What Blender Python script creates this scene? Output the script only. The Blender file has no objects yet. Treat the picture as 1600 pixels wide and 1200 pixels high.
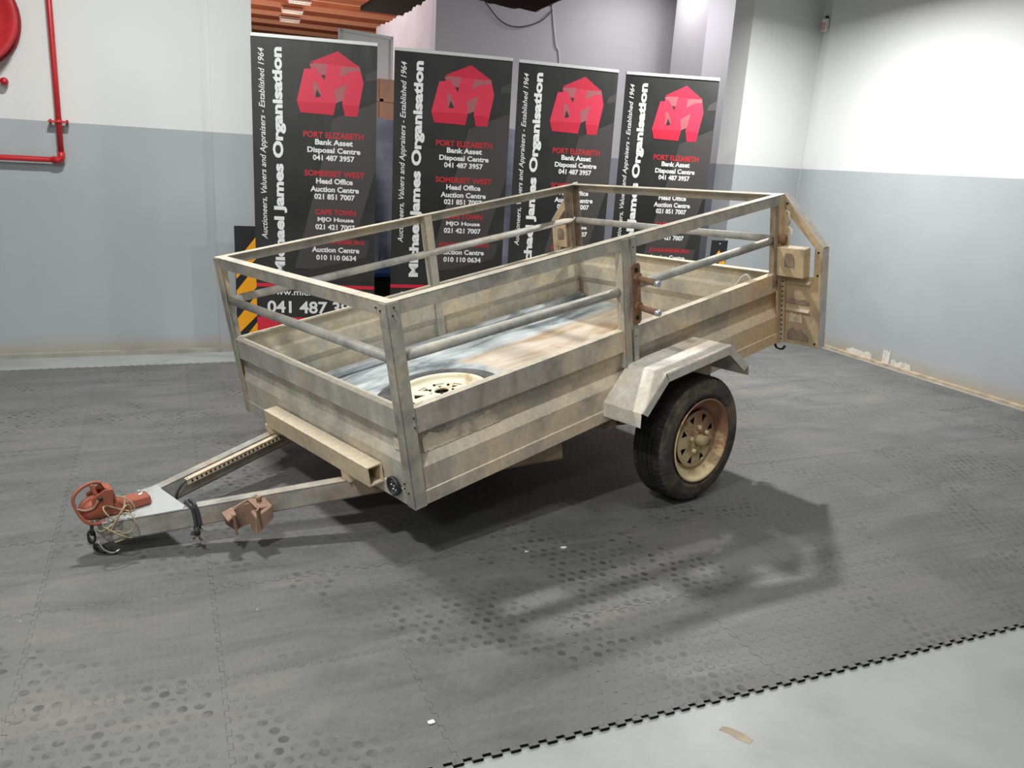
import bpy, math, random
from mathutils import Vector, Matrix, Euler
from mathutils.geometry import tessellate_polygon
random.seed(7)
SC = bpy.context.scene
COL = SC.collection

# ------------------------------------------------------------------ camera
cam_d = bpy.data.cameras.new('camera'); cam = bpy.data.objects.new('camera', cam_d); COL.objects.link(cam)
R_ = Vector((0.9208, -0.3856, 0.0585)); U_ = Vector((0.0507, 0.2669, 0.9624)); F_ = Vector((0.3867, 0.8832, -0.2653))
m = Matrix((R_, U_, -F_)).transposed().to_4x4(); m.translation = Vector((-0.5847, -1.5202, 1.396))
cam.matrix_world = m
cam_d.sensor_width = 36; cam_d.lens = 36 * 1262.4 / 1600; cam_d.clip_start = .05; cam_d.clip_end = 100
SC.camera = cam

# ------------------------------------------------------------------ world, lights, exposure
w = bpy.data.worlds.new('hall_air'); SC.world = w; w.use_nodes = True
w.node_tree.nodes['Background'].inputs[0].default_value = (0.93, 0.97, 1.0, 1)
w.node_tree.nodes['Background'].inputs[1].default_value = 0.115
SC.view_settings.view_transform = 'Standard'; SC.view_settings.look = 'None'
SC.view_settings.exposure = 0.0; SC.view_settings.gamma = 1.0; SC.view_settings.use_curve_mapping = False

def area(name, loc, sx, sy, power, col=(1, 1, 1), rot=(0, 0, 0), spread=180):
    d = bpy.data.lights.new(name, 'AREA'); d.shape = 'RECTANGLE'; d.size = sx; d.size_y = sy
    d.energy = power; d.color = col; d.spread = math.radians(spread)
    o = bpy.data.objects.new(name, d); COL.objects.link(o); o.location = loc; o.rotation_euler = rot
    return o
area('ceiling_or_fill_lamp', (3.34, 3.04, 2.86), .14, .06, 108, (1, .99, .96), spread=168)
area('ceiling_or_fill_lamp', (-1.3, -.2, 3.1), .25, .10, 80, (1, .99, .96))
area('ceiling_or_fill_lamp', (-.7, 2.4, 3.2), .30, .10, 88, (1, .99, .96))
area('ceiling_or_fill_lamp', (1.7, .4, 3.3), .6, .2, 22, (1, .99, .96))
area('ceiling_or_fill_lamp', (-2.4, -2.6, 2.9), .8, .3, 76, (1, .99, .96))  # unseen fill lamp added behind the camera to lift left wall and trailer
area('hall_or_fill_lamp', (0.2, 8.5, 4.2), 2.5, 1.0, 110, (1, .88, .88))
area('hall_or_fill_lamp', (1.5, 18, 1.2), 6, 3.0, 340, (1, .80, .68), (math.pi, 0, 0))  # unseen upward light added low in the hall to brighten the roof
area('hall_or_fill_lamp', (4.2, 6.3, 3.35), .6, .2, 9, (.98, .96, 1))
area('hall_or_fill_lamp', (4.5, 5.2, 3.4), .6, .3, 24, (.98, .96, 1))

# ------------------------------------------------------------------ materials
def pr(name, col, rough=.6, metal=0.0, spec=.5):
    mt = bpy.data.materials.new(name); mt.use_nodes = True
    b = mt.node_tree.nodes['Principled BSDF']
    b.inputs['Base Color'].default_value = (*col, 1); b.inputs['Roughness'].default_value = rough
    b.inputs['Metallic'].default_value = metal; b.inputs['Specular IOR Level'].default_value = spec
    return mt
class NT:
    def __init__(s, mt): s.t = mt.node_tree; s.b = s.t.nodes['Principled BSDF']
    def n(s, typ, **k):
        x = s.t.nodes.new(typ)
        for a, v in k.items(): setattr(x, a, v)
        return x
    def l(s, a, b): s.t.links.new(a, b)
    def coord(s, kind='Object', scale=(1, 1, 1)):
        if kind == 'World': o = s.n('ShaderNodeNewGeometry').outputs['Position']
        else: o = s.n('ShaderNodeTexCoord').outputs[kind]
        mp = s.n('ShaderNodeMapping'); mp.inputs['Scale'].default_value = scale; s.l(o, mp.inputs[0]); return mp.outputs[0]
    def noise(s, co, scale, detail=5, rough=.6, dist=0.0):
        x = s.n('ShaderNodeTexNoise'); s.l(co, x.inputs['Vector']); x.inputs['Scale'].default_value = scale
        x.inputs['Detail'].default_value = detail; x.inputs['Roughness'].default_value = rough; x.inputs['Distortion'].default_value = dist
        return x.outputs['Fac']
    def ramp(s, fac, pts):
        x = s.n('ShaderNodeValToRGB'); e = x.color_ramp.elements
        while len(e) < len(pts): e.new(.5)
        for i, (p, c) in enumerate(pts):
            e[i].position = p; e[i].color = (*c, 1) if len(c) == 3 else c
        s.l(fac, x.inputs[0]); return x.outputs[0]
    def mix(s, fac, a, b, mode='MIX'):
        x = s.n('ShaderNodeMix', data_type='RGBA', blend_type=mode)
        for v, i in ((fac, 0), (a, 6), (b, 7)):
            if isinstance(v, (int, float)): x.inputs[i].default_value = v
            elif isinstance(v, tuple): x.inputs[i].default_value = (*v, 1)
            else: s.l(v, x.inputs[i])
        return x.outputs[2]
    def math(s, op, a, b=0.0, clamp=False):
        x = s.n('ShaderNodeMath', operation=op, use_clamp=clamp)
        for v, i in ((a, 0), (b, 1)):
            if isinstance(v, (int, float)): x.inputs[i].default_value = v
            else: s.l(v, x.inputs[i])
        return x.outputs[0]
    def sep(s, co):
        x = s.n('ShaderNodeSeparateXYZ'); s.l(co, x.inputs[0]); return x.outputs
    def bump(s, h, st=.3, d=.005):
        x = s.n('ShaderNodeBump'); x.inputs['Strength'].default_value = st; x.inputs['Distance'].default_value = d
        s.l(h, x.inputs['Height']); s.l(x.outputs[0], s.b.inputs['Normal'])
    def base(s, c): s.l(c, s.b.inputs['Base Color'])
    def rough(s, c): s.l(c, s.b.inputs['Roughness'])
BW = ((0, (0, 0, 0)), (1, (1, 1, 1)))
def two(name, a, b, scale=6, lo=.35, hi=.65, rough=.6, metal=0., bump=.15, stretch=(1, 1, 1), kind='Object', spec=.5):
    mt = pr(name, a, rough, metal, spec); t = NT(mt); co = t.coord(kind, stretch)
    f = t.noise(co, scale, 7); t.base(t.ramp(f, ((lo, a), (hi, b))))
    if bump: t.bump(t.noise(co, scale * 6, 3), bump, .003)
    return mt
def steel(name, gray1, gray2, mud, mudlo, mudhi, xg=0.0, zg=0.0, rough=.55, metal=.25, streak=(1, 1, 1), dust=.75, warm=False):
    """zinc coated steel with dried mud; mud grows with trailer x (xg) and falls with z (zg)"""
    mt = pr(name, gray1, rough, metal); t = NT(mt); co = t.coord('Object'); cs = t.coord('Object', streak)
    g = t.ramp(t.noise(cs, 8, 6, .6), ((.34, gray1), (.66, gray2)))
    xyz = t.sep(co)
    if warm:
        wf = t.math('ADD', t.math('MULTIPLY', xyz[0], .8), t.math('MULTIPLY', t.noise(co, 3, 3), .8))
        mud = t.mix(t.ramp(t.math('SUBTRACT', wf, 1.5), ((.25, (0, 0, 0)), (.6, (1, 1, 1)))), mud, (.66, .45, .25))
    f = t.noise(co, 4.5, 8, .62, .4)
    f = t.math('ADD', f, t.math('MULTIPLY', xyz[0], xg)); f = t.math('SUBTRACT', f, t.math('MULTIPLY', xyz[2], zg))
    mk = t.ramp(f, ((mudlo, (0, 0, 0)), (mudhi, (1, 1, 1))))
    c = t.mix(mk, g, mud)
    nz = t.sep(t.n('ShaderNodeNewGeometry').outputs['True Normal'])[2]
    up = t.ramp(nz, ((.30, (0, 0, 0)), (.62, (1, 1, 1))))
    dn = t.ramp(t.noise(co, 12, 5, .7), ((.3, (.45, .45, .45)), (.6, (1, 1, 1))))
    c = t.mix(t.math('MULTIPLY', t.math('MULTIPLY', up, dn), dust), c, (.55, .50, .40))
    fn = t.ramp(t.noise(co, 42, 5, .7), ((.3, (.84, .84, .84)), (.7, (1.14, 1.13, 1.12))))
    c = t.mix(1.0, c, fn, 'MULTIPLY')
    sp = t.ramp(t.noise(co, 60, 3), ((.66, (0, 0, 0)), (.74, (1, 1, 1))))
    c = t.mix(t.math('MULTIPLY', sp, .5), c, (.62, .58, .48)); 
    dk = t.ramp(t.noise(co, 17, 6, .7), ((.60, (0, 0, 0)), (.78, (1, 1, 1))))
    c = t.mix(t.math('MULTIPLY', dk, .45), c, (.15, .12, .09)); c = t.mix(1.0, c, (1.14, 1.13, 1.10), 'MULTIPLY'); t.base(c)
    t.l(t.math('SUBTRACT', metal, t.math('MULTIPLY', mk, metal)), t.b.inputs['Metallic'])
    t.rough(t.math('ADD', rough, t.math('MULTIPLY', mk, .3)))
    t.bump(t.noise(co, 40, 5), .25, .003)
    return mt
M = {}
SAND = (.60, .50, .37)
M['side'] = steel('muddy zinc side', (.27, .25, .225), (.50, .475, .42), SAND, .40, .64, .13, .45, streak=(1, 1, .4), warm=True)
M['front'] = steel('zinc front', (.34, .335, .31), (.56, .55, .50), (.60, .52, .39), .40, .66, 0, .55, streak=(1, 1, .4))
M['inner'] = steel('dusty zinc inside', (.36, .35, .31), (.54, .52, .45), (.56, .49, .36), .42, .62, .0, .0, streak=(1, 1, .5))
M['rail'] = steel('zinc rail', (.23, .225, .21), (.44, .44, .40), (.46, .40, .30), .46, .66, .02, 0, dust=.5)
M['pipe'] = steel('zinc pipe', (.24, .25, .25), (.44, .45, .43), (.46, .42, .34), .50, .70, 0, 0, rough=.6, metal=.15, dust=.3)
M['guard'] = steel('zinc mudguard', (.44, .45, .44), (.72, .71, .67), (.62, .54, .43), .40, .66, .0, 0, rough=.6, metal=.08, dust=.1)
M['sandy'] = steel('mud caked steel', (.36, .28, .19), (.48, .38, .25), (.56, .43, .26), .35, .6, 0, 0, rough=.9, metal=.02)
M['drawbar'] = steel('worn drawbar', (.22, .215, .20), (.40, .40, .37), (.34, .24, .16), .40, .62, .12, .5, rough=.5, metal=.2, dust=0)
M['beam'] = steel('dusty beam', (.40, .33, .24), (.52, .44, .32), (.60, .51, .36), .3, .6, 0, 0, rough=.9, metal=0)
M['mud'] = two('dried mud', (.80, .70, .54), (.40, .30, .20), 16, .50, .72, .95, 0, .6)
M['rust'] = two('rusted bracket', (.23, .12, .07), (.36, .22, .14), 25, .35, .7, .85, .1, .5)
M['rustdark'] = two('rust brown post', (.24, .18, .13), (.40, .32, .24), 12, .35, .7, .85, .1, .3)
M['coupling'] = two('red primer coupling', (.34, .085, .045), (.22, .09, .055), 14, .4, .7, .6, .1, .25)
M['clamp'] = two('rust pink clamp', (.33, .21, .15), (.22, .13, .09), 20, .35, .7, .85, 0, .4)
M['dark'] = pr('dark hole', (.01, .009, .008), .9)
M['blackpl'] = two('black plastic', (.02, .022, .024), (.10, .12, .14), 30, .5, .8, .5)
M['zinc'] = pr('bright zinc', (.62, .66, .68), .35, .7)
M['rope'] = two('old tan rope', (.42, .36, .24), (.22, .17, .11), 40, .35, .7, .9)
M['chain'] = pr('black chain', (.03, .03, .03), .5, .4)
M['cable'] = pr('dark cable', (.045, .05, .055), .5)
M['brass'] = pr('brass', (.55, .42, .15), .4, .8)
M['rimcream'] = two('cream wheel paint', (.80, .76, .58), (.50, .33, .14), 9, .55, .72, .45, 0, .1)
M['rimrust'] = None
# bed
mt = pr('trailer bed', (.4, .4, .4), .72, .0); t = NT(mt); co = t.coord('Object'); cs = t.coord('Object', (.35, 1.2, 1))
xyz = t.sep(co)
blue = t.ramp(t.noise(cs, 6, 8, .68, .8), ((.36, (.13, .15, .16)), (.48, (.36, .40, .41)), (.62, (.55, .59, .60))))
tan = t.ramp(t.noise(cs, 7, 8, .65, .5), ((.35, (.40, .28, .17)), (.5, (.56, .47, .36)), (.66, (.66, .60, .52))))
e = t.math('ADD', xyz[0], t.math('MULTIPLY', t.noise(co, 5, 4), .35))
mk = t.ramp(t.math('SUBTRACT', e, .75), ((.38, (0, 0, 0)), (.43, (1, 1, 1))))
mk2 = t.ramp(t.math('SUBTRACT', xyz[1], .72), ((.3, (1, 1, 1)), (.36, (0, 0, 0))))
mk = t.math('MULTIPLY', mk, mk2)
c = t.mix(mk, blue, tan)
rb = t.ramp(t.noise(co, 3.3, 5, .6), ((.6, (0, 0, 0)), (.7, (1, 1, 1))))
c = t.mix(t.math('MULTIPLY', rb, t.math('MULTIPLY', mk, .7)), c, (.38, .23, .12)); t.base(c); t.bump(t.noise(cs, 30, 5), .2, .003)
M['bed'] = mt
# wheel rim on the axle: cream below, rusty brown above
mt = pr('rusty rim', (.4, .3, .2), .75, .05); t = NT(mt); co = t.coord('Object')
f = t.noise(co, 11, 8, .7, .5); z = t.sep(co)[2]; xx_ = t.sep(co)[0]; f = t.math('ADD', f, t.math('MULTIPLY', z, 1.1)); f = t.math('ADD', f, t.math('MULTIPLY', xx_, .7))
t.base(t.ramp(f, ((.30, (.80, .66, .40)), (.47, (.62, .45, .25)), (.57, (.36, .19, .11)), (.8, (.26, .13, .09))))); t.bump(t.noise(co, 60, 4), .3, .003)
M['rimrust'] = mt
# tyre: object y = axle; brown dust high, grey low
mt = pr('dusty rubber', (.03, .03, .03), .85, 0, .3); t = NT(mt); co = t.coord('Object')
f = t.noise(co, 7, 8, .7, .6)
t.base(t.ramp(f, ((.32, (.035, .034, .033)), (.48, (.085, .076, .064)), (.62, (.20, .155, .105))))); t.bump(t.noise(co, 70, 3), .2, .002)
M['rubber'] = mt
M['rubber2'] = two('dusty spare rubber', (.035, .037, .038), (.15, .15, .14), 9, .35, .65, .85, 0, .2)
M['tread'] = two('black tread rubber', (.012, .012, .012), (.045, .042, .038), 12, .4, .7, .9, 0, .1)
# rubber mat (dust lies on top, clean black on the cut edges)
mt = pr('dusty rubber mat', (.15, .15, .15), .55, 0, .4); t = NT(mt); cw = t.coord('World'); 
big = t.noise(cw, .9, 6, .6, .3); mid = t.noise(t.coord('World', (.6, 2.2, 1)), 3.2, 7, .68, .6); fine = t.noise(cw, 40, 4, .7)
v = t.math('ADD', t.math('MULTIPLY', big, .30), t.math('MULTIPLY', mid, .55)); v = t.math('ADD', v, t.math('MULTIPLY', fine, .15))
oi = t.n('ShaderNodeObjectInfo').outputs['Random']; v = t.math('ADD', v, t.math('MULTIPLY', t.math('SUBTRACT', oi, .5), .035))
c = t.ramp(v, ((.36, (.092, .095, .095)), (.47, (.122, .125, .123)), (.56, (.150, .150, .143)), (.66, (.182, .178, .165))))
# white specks
vo = t.n('ShaderNodeTexVoronoi', feature='F1'); t.l(cw, vo.inputs['Vector']); vo.inputs['Scale'].default_value = 9
sp = t.ramp(vo.outputs['Distance'], ((0.0, (1, 1, 1)), (.035, (0, 0, 0))))
wn = t.n('ShaderNodeTexWhiteNoise'); t.l(vo.outputs['Position'], wn.inputs['Vector'])
sel = t.ramp(wn.outputs['Value'], ((.86, (0, 0, 0)), (.87, (1, 1, 1))))
c = t.mix(t.math('MULTIPLY', sp, sel), c, (.6, .6, .57)); t.base(c)
t.rough(t.ramp(mid, ((.35, (.42, .42, .42)), (.6, (.62, .62, .62))))); t.bump(fine, .12, .002)
M['mat'] = mt
# worn stud tops are cleaner in places
mt2 = mt.copy(); mt2.name = 'mat stud top'; M['stud'] = mt2; t = NT(mt2)
old = mt2.node_tree.nodes['Principled BSDF'].inputs['Base Color'].links[0].from_socket
cw = t.coord('World'); sx_ = t.sep(cw); ex = t.math('MULTIPLY', t.math('SUBTRACT', sx_[0], .62), 1.5); ey = t.math('MULTIPLY', t.math('SUBTRACT', sx_[1], .62), 2.2)
worn = t.math('SUBTRACT', 1.0, t.math('ADD', t.math('MULTIPLY', ex, ex), t.math('MULTIPLY', ey, ey)), True)
ck = t.ramp(t.math('ADD', t.noise(cw, 2.1, 5, .6, .5), t.math('MULTIPLY', worn, .16)), ((.50, (0, 0, 0)), (.62, (1, 1, 1))))
fk = t.noise(cw, 22, 2); ck = t.math('MULTIPLY', ck, t.ramp(fk, ((.4, (0, 0, 0)), (.6, (1, 1, 1)))))
t.base(t.mix(t.math('MULTIPLY', ck, .75), old, (.028, .030, .032)))
M['matside'] = pr('clean black rubber edge', (.008, .008, .008), .9, 0, .2)
# painted concrete floor
mt = pr('painted concrete', (.5, .52, .5), .5); t = NT(mt); cw = t.coord('World')
c = t.ramp(t.noise(cw, 2.2, 8, .65, .4), ((.3, (.27, .29, .28)), (.5, (.335, .35, .34)), (.7, (.40, .41, .40))))
d = t.ramp(t.noise(t.coord('World', (1, 2.5, 1)), 13, 6, .75, 1.0), ((.655, (0, 0, 0)), (.70, (1, 1, 1))))
c = t.mix(t.math('MULTIPLY', d, .55), c, (.16, .16, .155)); t.base(c); t.bump(t.noise(cw, 12, 5), .1, .004)
M['conc'] = mt
# walls
def wall_mat(name, up, lo, zline):
    up = tuple(x * .90 for x in up)
    mt = pr(name, up, .7, 0, .3); t = NT(mt); co = t.coord('World'); z = t.sep(co)[2]
    k = t.math('GREATER_THAN', z, zline)
    lowc = t.ramp(t.noise(co, 1.6, 6, .6), ((.3, tuple(x * .93 for x in lo)), (.7, tuple(x * 1.05 for x in lo))))
    st = t.ramp(t.noise(t.coord('World', (3, 3, .8)), 3, 6, .7, .4), ((.66, (0, 0, 0)), (.76, (1, 1, 1))))
    lowc = t.mix(t.math('MULTIPLY', st, .30), lowc, (.22, .24, .26))
    dirt = t.math('SUBTRACT', .12, z); dirt = t.math('MULTIPLY', dirt, 9, True)
    dirt = t.math('MULTIPLY', dirt, t.noise(co, 14, 6, .7), True)
    lowc = t.mix(t.math('MULTIPLY', dirt, 1.3, True), lowc, (.36, .30, .20))
    t.base(t.mix(k, lowc, up)); t.bump(t.noise(co, 25, 4), .06, .003); return mt
UPW = (.74, .76, .75); LOW = (.375, .405, .42)
M['wl'] = wall_mat('left wall paint', UPW, LOW, 1.466)
M['wr'] = wall_mat('right wall paint', UPW, LOW, 1.482)
M['wb'] = wall_mat('hall wall paint', (.74, .715, .735), (.36, .36, .42), 1.5)
M['sandstrip'] = two('sandy screed', (.47, .38, .27), (.30, .25, .19), 12, .4, .7, .95, 0, .5)
M['plaster'] = two('bare plaster', (.66, .65, .60), (.45, .43, .38), 20, .4, .7, .95, 0, .4)
M['roofwood'] = two('orange brown roof boards', (.30, .085, .035), (.19, .05, .022), 1.5, .35, .7, .8, 0, 0)
M['purlin'] = pr('pale roof purlin', (.62, .32, .20), .6)
M['whitepaint'] = pr('white enamel', (.85, .85, .83), .4)
M['darkceil'] = pr('dark brown ceiling board', (.035, .018, .014), .8)
M['pinklit'] = two('pink lit white plaster', (.74, .68, .70), (.66, .60, .62), 3, .3, .7, .8, 0, .05, kind='World')  # pink of the warm hall light is mixed into the white colour
M['salmon'] = two('salmon block', (.62, .36, .26), (.55, .30, .21), 5, .4, .6, .8, 0, 0)
M['cover'] = two('blue grey cloth', (.13, .14, .185), (.20, .215, .27), 3, .35, .65, .8, 0, .1, (1, 1, 3))
M['redpaint'] = two('red pipe paint', (.50, .02, .025), (.42, .015, .02), 6, .4, .6, .35, 0, 0)
M['reeldark'] = pr('dark red reel paint', (.26, .012, .02), .35)
M['reelgrey'] = two('dusty reel centre', (.30, .12, .13), (.36, .28, .28), 20, .4, .6, .6)
M['boardblack'] = pr('black board', (.012, .013, .014), .5)
M['boardyellow'] = pr('amber reflective stripe', (.85, .36, .012), .4)
M['alu'] = pr('brushed aluminium rail', (.60, .63, .62), .4, .3)
mt = pr('black banner fabric', (.018, .019, .019), .38, 0, .5); t = NT(mt)
t.base(t.ramp(t.noise(t.coord('Object'), 1.4, 3), ((.35, (.014, .015, .015)), (.65, (.035, .037, .036))))); t.bump(t.noise(t.coord('Object', (3, 1, .7)), 2, 2), .25, .02); M['banner'] = mt
M['bgrey1'] = pr('banner grey print', (.055, .050, .050), .4)
M['bgrey2'] = pr('banner dark grey print', (.030, .029, .029), .4)
M['bwhite'] = pr('banner white print', (.72, .74, .73), .5)
M['bred'] = pr('banner red print', (.58, .018, .045), .45)
M['bredtext'] = pr('banner heading red', (.46, .022, .028), .45)
M['logo1'] = pr('logo red', (.58, .03, .07), .45)
M['logo2'] = pr('logo deep red', (.50, .015, .045), .45)
M['logo3'] = pr('logo muted red', (.34, .10, .115), .45)

# ------------------------------------------------------------------ mesh helpers
class MB:
    def __init__(s): s.v = []; s.f = []; s.m = []; s.sm = []
    def add(s, vs, fs, mi=0, smooth=False):
        o = len(s.v); s.v += [tuple(v) for v in vs]
        for f in fs: s.f.append(tuple(i + o for i in f)); s.m.append(mi); s.sm.append(smooth)
        return s
    def box(s, a, b, mi=0):
        x0, y0, z0 = (min(a[i], b[i]) for i in range(3)); x1, y1, z1 = (max(a[i], b[i]) for i in range(3))
        return s.add([(x0, y0, z0), (x1, y0, z0), (x1, y1, z0), (x0, y1, z0), (x0, y0, z1), (x1, y0, z1), (x1, y1, z1), (x0, y1, z1)],
                     [(0, 3, 2, 1), (4, 5, 6, 7), (0, 1, 5, 4), (1, 2, 6, 5), (2, 3, 7, 6), (3, 0, 4, 7)], mi)
    def hexa(s, b4, t4, mi=0):
        return s.add(list(b4) + list(t4), [(0, 3, 2, 1), (4, 5, 6, 7), (0, 1, 5, 4), (1, 2, 6, 5), (2, 3, 7, 6), (3, 0, 4, 7)], mi)
    def bar(s, p, q, u, wu, v, wv, mi=0):
        """bar from p to q, section spans 0..wu along u and 0..wv along v"""
        p, q, u, v = Vector(p), Vector(q), Vector(u), Vector(v)
        sec = [Vector(), u * wu, u * wu + v * wv, v * wv]
        return s.hexa([p + k for k in sec], [q + k for k in sec], mi)
    def prism(s, poly, ext, mi=0):
        """poly: list of 3d points in a plane, extruded by vector ext"""
        n = len(poly); P = [Vector(p) for p in poly]; E_ = Vector(ext)
        tr = tessellate_polygon([P])
        fs = [tuple(x) for x in tr] + [tuple(n + i for i in reversed(x)) for x in tr]
        fs += [(i, (i + 1) % n, (i + 1) % n + n, i + n) for i in range(n)]
        return s.add(P + [p + E_ for p in P], fs, mi)
    def tube(s, pts, r, seg=10, mi=0, closed=False, cap=True, smooth=True):
        P = [Vector(p) for p in pts]; n = len(P); o = len(s.v)
        nrm = None
        for i in range(n):
            a = P[i - 1] if (i > 0 or closed) else P[i]; b = P[(i + 1) % n] if (i < n - 1 or closed) else P[i]
            tn = (b - a).normalized()
            if nrm is None: nrm = tn.orthogonal().normalized()
            nrm = (nrm - tn * nrm.dot(tn)); nrm = nrm.normalized() if nrm.length > 1e-6 else tn.orthogonal().normalized()
            bn = tn.cross(nrm); rr = r[i] if isinstance(r, (list, tuple)) else r
            for k in range(seg):
                th = 2 * math.pi * k / seg; s.v.append(tuple(P[i] + nrm * math.cos(th) * rr + bn * math.sin(th) * rr))
        for i in range(n if closed else n - 1):
            j = (i + 1) % n
            for k in range(seg):
                k2 = (k + 1) % seg
                s.f.append((o + i * seg + k, o + i * seg + k2, o + j * seg + k2, o + j * seg + k)); s.m.append(mi); s.sm.append(smooth)
        if cap and not closed:
            s.f.append(tuple(o + k for k in reversed(range(seg)))); s.m.append(mi); s.sm.append(False)
            s.f.append(tuple(o + (n - 1) * seg + k for k in range(seg))); s.m.append(mi); s.sm.append(False)
        return s
    def lathe(s, prof, seg=48, mi=0, axis='y', c=(0, 0, 0), closed=False, radf=None, smooth=True, mfun=None):
        """prof: (radius, height along axis)"""
        o = len(s.v); n = len(prof)
        for k in range(seg):
            th = 2 * math.pi * k / seg; ct, st = math.cos(th), math.sin(th)
            for i, (r, h) in enumerate(prof):
                rr = r if radf is None else radf(i, k, r)
                p = {'y': (rr * ct, h, rr * st), 'z': (rr * ct, rr * st, h), 'x': (h, rr * ct, rr * st)}[axis]
                s.v.append((p[0] + c[0], p[1] + c[1], p[2] + c[2]))
        for k in range(seg):
            k2 = (k + 1) % seg
            for i in range(n if closed else n - 1):
                j = (i + 1) % n
                s.f.append((o + k * n + i, o + k * n + j, o + k2 * n + j, o + k2 * n + i)); s.m.append(mi if mfun is None else mfun(i)); s.sm.append(smooth)
        return s
    def build(s, name, mats, parent=None, bevel=0, fix=True):
        me = bpy.data.meshes.new(name); me.from_pydata(s.v, [], s.f)
        mats = mats if isinstance(mats, (list, tuple)) else [mats]
        for x in mats: me.materials.append(x)
        me.polygons.foreach_set('material_index', s.m); me.polygons.foreach_set('use_smooth', s.sm); me.update()
        if fix:
            import bmesh
            bm = bmesh.new(); bm.from_mesh(me); bmesh.ops.recalc_face_normals(bm, faces=bm.faces); bm.to_mesh(me); bm.free()
        o = bpy.data.objects.new(name, me); COL.objects.link(o); o.parent = parent
        if bevel:
            b = o.modifiers.new('bevel', 'BEVEL'); b.width = bevel; b.segments = 1; b.limit_method = 'ANGLE'; b.angle_limit = .7
        return o
def B(): return MB()
def tag(o, label=None, cat=None, group=None, kind=None):
    if label: o['label'] = label
    if cat: o['category'] = cat
    if group: o['group'] = group
    if kind: o['kind'] = kind
    return o
def empty(name, loc=(0, 0, 0), rz=0):
    o = bpy.data.objects.new(name, None); COL.objects.link(o); o.location = loc; o.rotation_euler = (0, 0, rz); o.empty_display_size = .1; return o
def cat_pts(P, n=6, closed=False):
    P = [Vector(p) for p in P]; out = []; N = len(P)
    rng = range(N) if closed else range(N - 1)
    for i in rng:
        p0 = P[(i - 1) % N] if (closed or i > 0) else P[i]; p1 = P[i]; p2 = P[(i + 1) % N]
        p3 = P[(i + 2) % N] if (closed or i + 2 < N) else p2
        for k in range(n):
            u = k / n
            out.append(.5 * ((2 * p1) + (p2 - p0) * u + (2 * p0 - 5 * p1 + 4 * p2 - p3) * u * u + (3 * p1 - p0 - 3 * p2 + p3) * u ** 3))
    if not closed: out.append(P[-1])
    return out

# ================================================================== THE SETTING
fl = B().box((-6, -6, -.06), (14, 26, -.009)).build('floor', M['conc']); tag(fl, 'light grey painted concrete floor with scuffs', kind='structure')
# --- interlocking mat tiles
T_ = .5; TH = .009
def wave(u, amp=.006, n=10):
    k = (u * n / T_) % 1.0
    return amp if .27 < k < .73 else -amp
def edge_pts():
    p = T_ / 10; out = []
    for i in range(10):
        a = i * p
        if i == 0: out.append((0, -.006))
        for fr, d in ((.27, -.006), (.27, .006), (.73, .006), (.73, -.006)): out.append((a + fr * p, d))
    return out
def tile_mesh(x1=T_, studs=True):
    ep = edge_pts(); g = .00035
    bot = [(x if x > 0 else -.006, d) for x, d in ep if x < x1 - .004] 
    right = [(x1 + d, y if y > 0 else -.006) for y, d in ep] if x1 == T_ else [(x1, -.006)]
    top = [(x if x > 0 else -.006, T_ + d) for x, d in reversed(ep) if x < x1 - .004]
    left = [(d, y if y > 0 else -.006) for y, d in reversed(ep)]
    corner_r = [(x1 + (-.006 if x1 == T_ else 0), T_ - .006)]
    poly = bot + right + corner_r + top + left
    out = []
    for p in poly:
        if not out or (abs(p[0] - out[-1][0]) + abs(p[1] - out[-1][1])) > 1e-6: out.append(p)
    if (abs(out[0][0] - out[-1][0]) + abs(out[0][1] - out[-1][1])) < 1e-6: out.pop()
    n = len(out)
    # inset for the joint
    ins = []
    for i in range(n):
        a = Vector(out[i - 1]); b = Vector(out[i]); c = Vector(out[(i + 1) % n])
        d1 = (b - a).normalized(); d2 = (c - b).normalized(); n1 = Vector((-d1.y, d1.x)); n2 = Vector((-d2.y, d2.x))
        k = n1 + n2; k = k / max(.3, k.dot(n1)) if k.length > .1 else n1
        ins.append(b + k * g)
    mb = B(); vs = [(p.x, p.y, -TH) for p in ins] + [(p.x, p.y, 0) for p in ins]
    tr = tessellate_polygon([[Vector((p.x, p.y, 0)) for p in ins]])
    o = len(mb.v); mb.add(vs, [tuple(n + i for i in x) for x in tr], 0)
    mb.add([], [], 0)
    for i in range(n):
        j = (i + 1) % n; dx_ = abs(ins[j].x - ins[i].x); mb.f.append((i, j, n + j, n + i)); mb.m.append(1 if dx_ > .003 else 0); mb.sm.append(False)
    if studs:
        px, py = T_ / 12, T_ / 13
        for r in range(13):
            for c in range(12):
                x = (c + (.5 if r % 2 == 0 else .92)) * px; y = (r + .5) * py
                if x > x1 - .022 or x < .02: continue
                S = 10; R0, R1, H_ = .0145, .0133, .0007
                vs = [(x + R0 * math.cos(2 * math.pi * k / S), y + R0 * math.sin(2 * math.pi * k / S), 0) for k in range(S)]
                vs += [(x + R1 * math.cos(2 * math.pi * k / S), y + R1 * math.sin(2 * math.pi * k / S), H_) for k in range(S)]
                o = len(mb.v); mb.v += vs
                for k in range(S):
                    k2 = (k + 1) % S; mb.f.append((o + k, o + k2, o + S + k2, o + S + k)); mb.m.append(0); mb.sm.append(False)
                mb.f.append(tuple(o + S + k for k in range(S))); mb.m.append(2); mb.sm.append(False)
    ob = mb.build('mat_tile', [M['mat'], M['matside'], M['stud']], None, fix=False); me = ob.data; bpy.data.objects.remove(ob); return me
full = tile_mesh(); cut = tile_mesh(.10)
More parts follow.
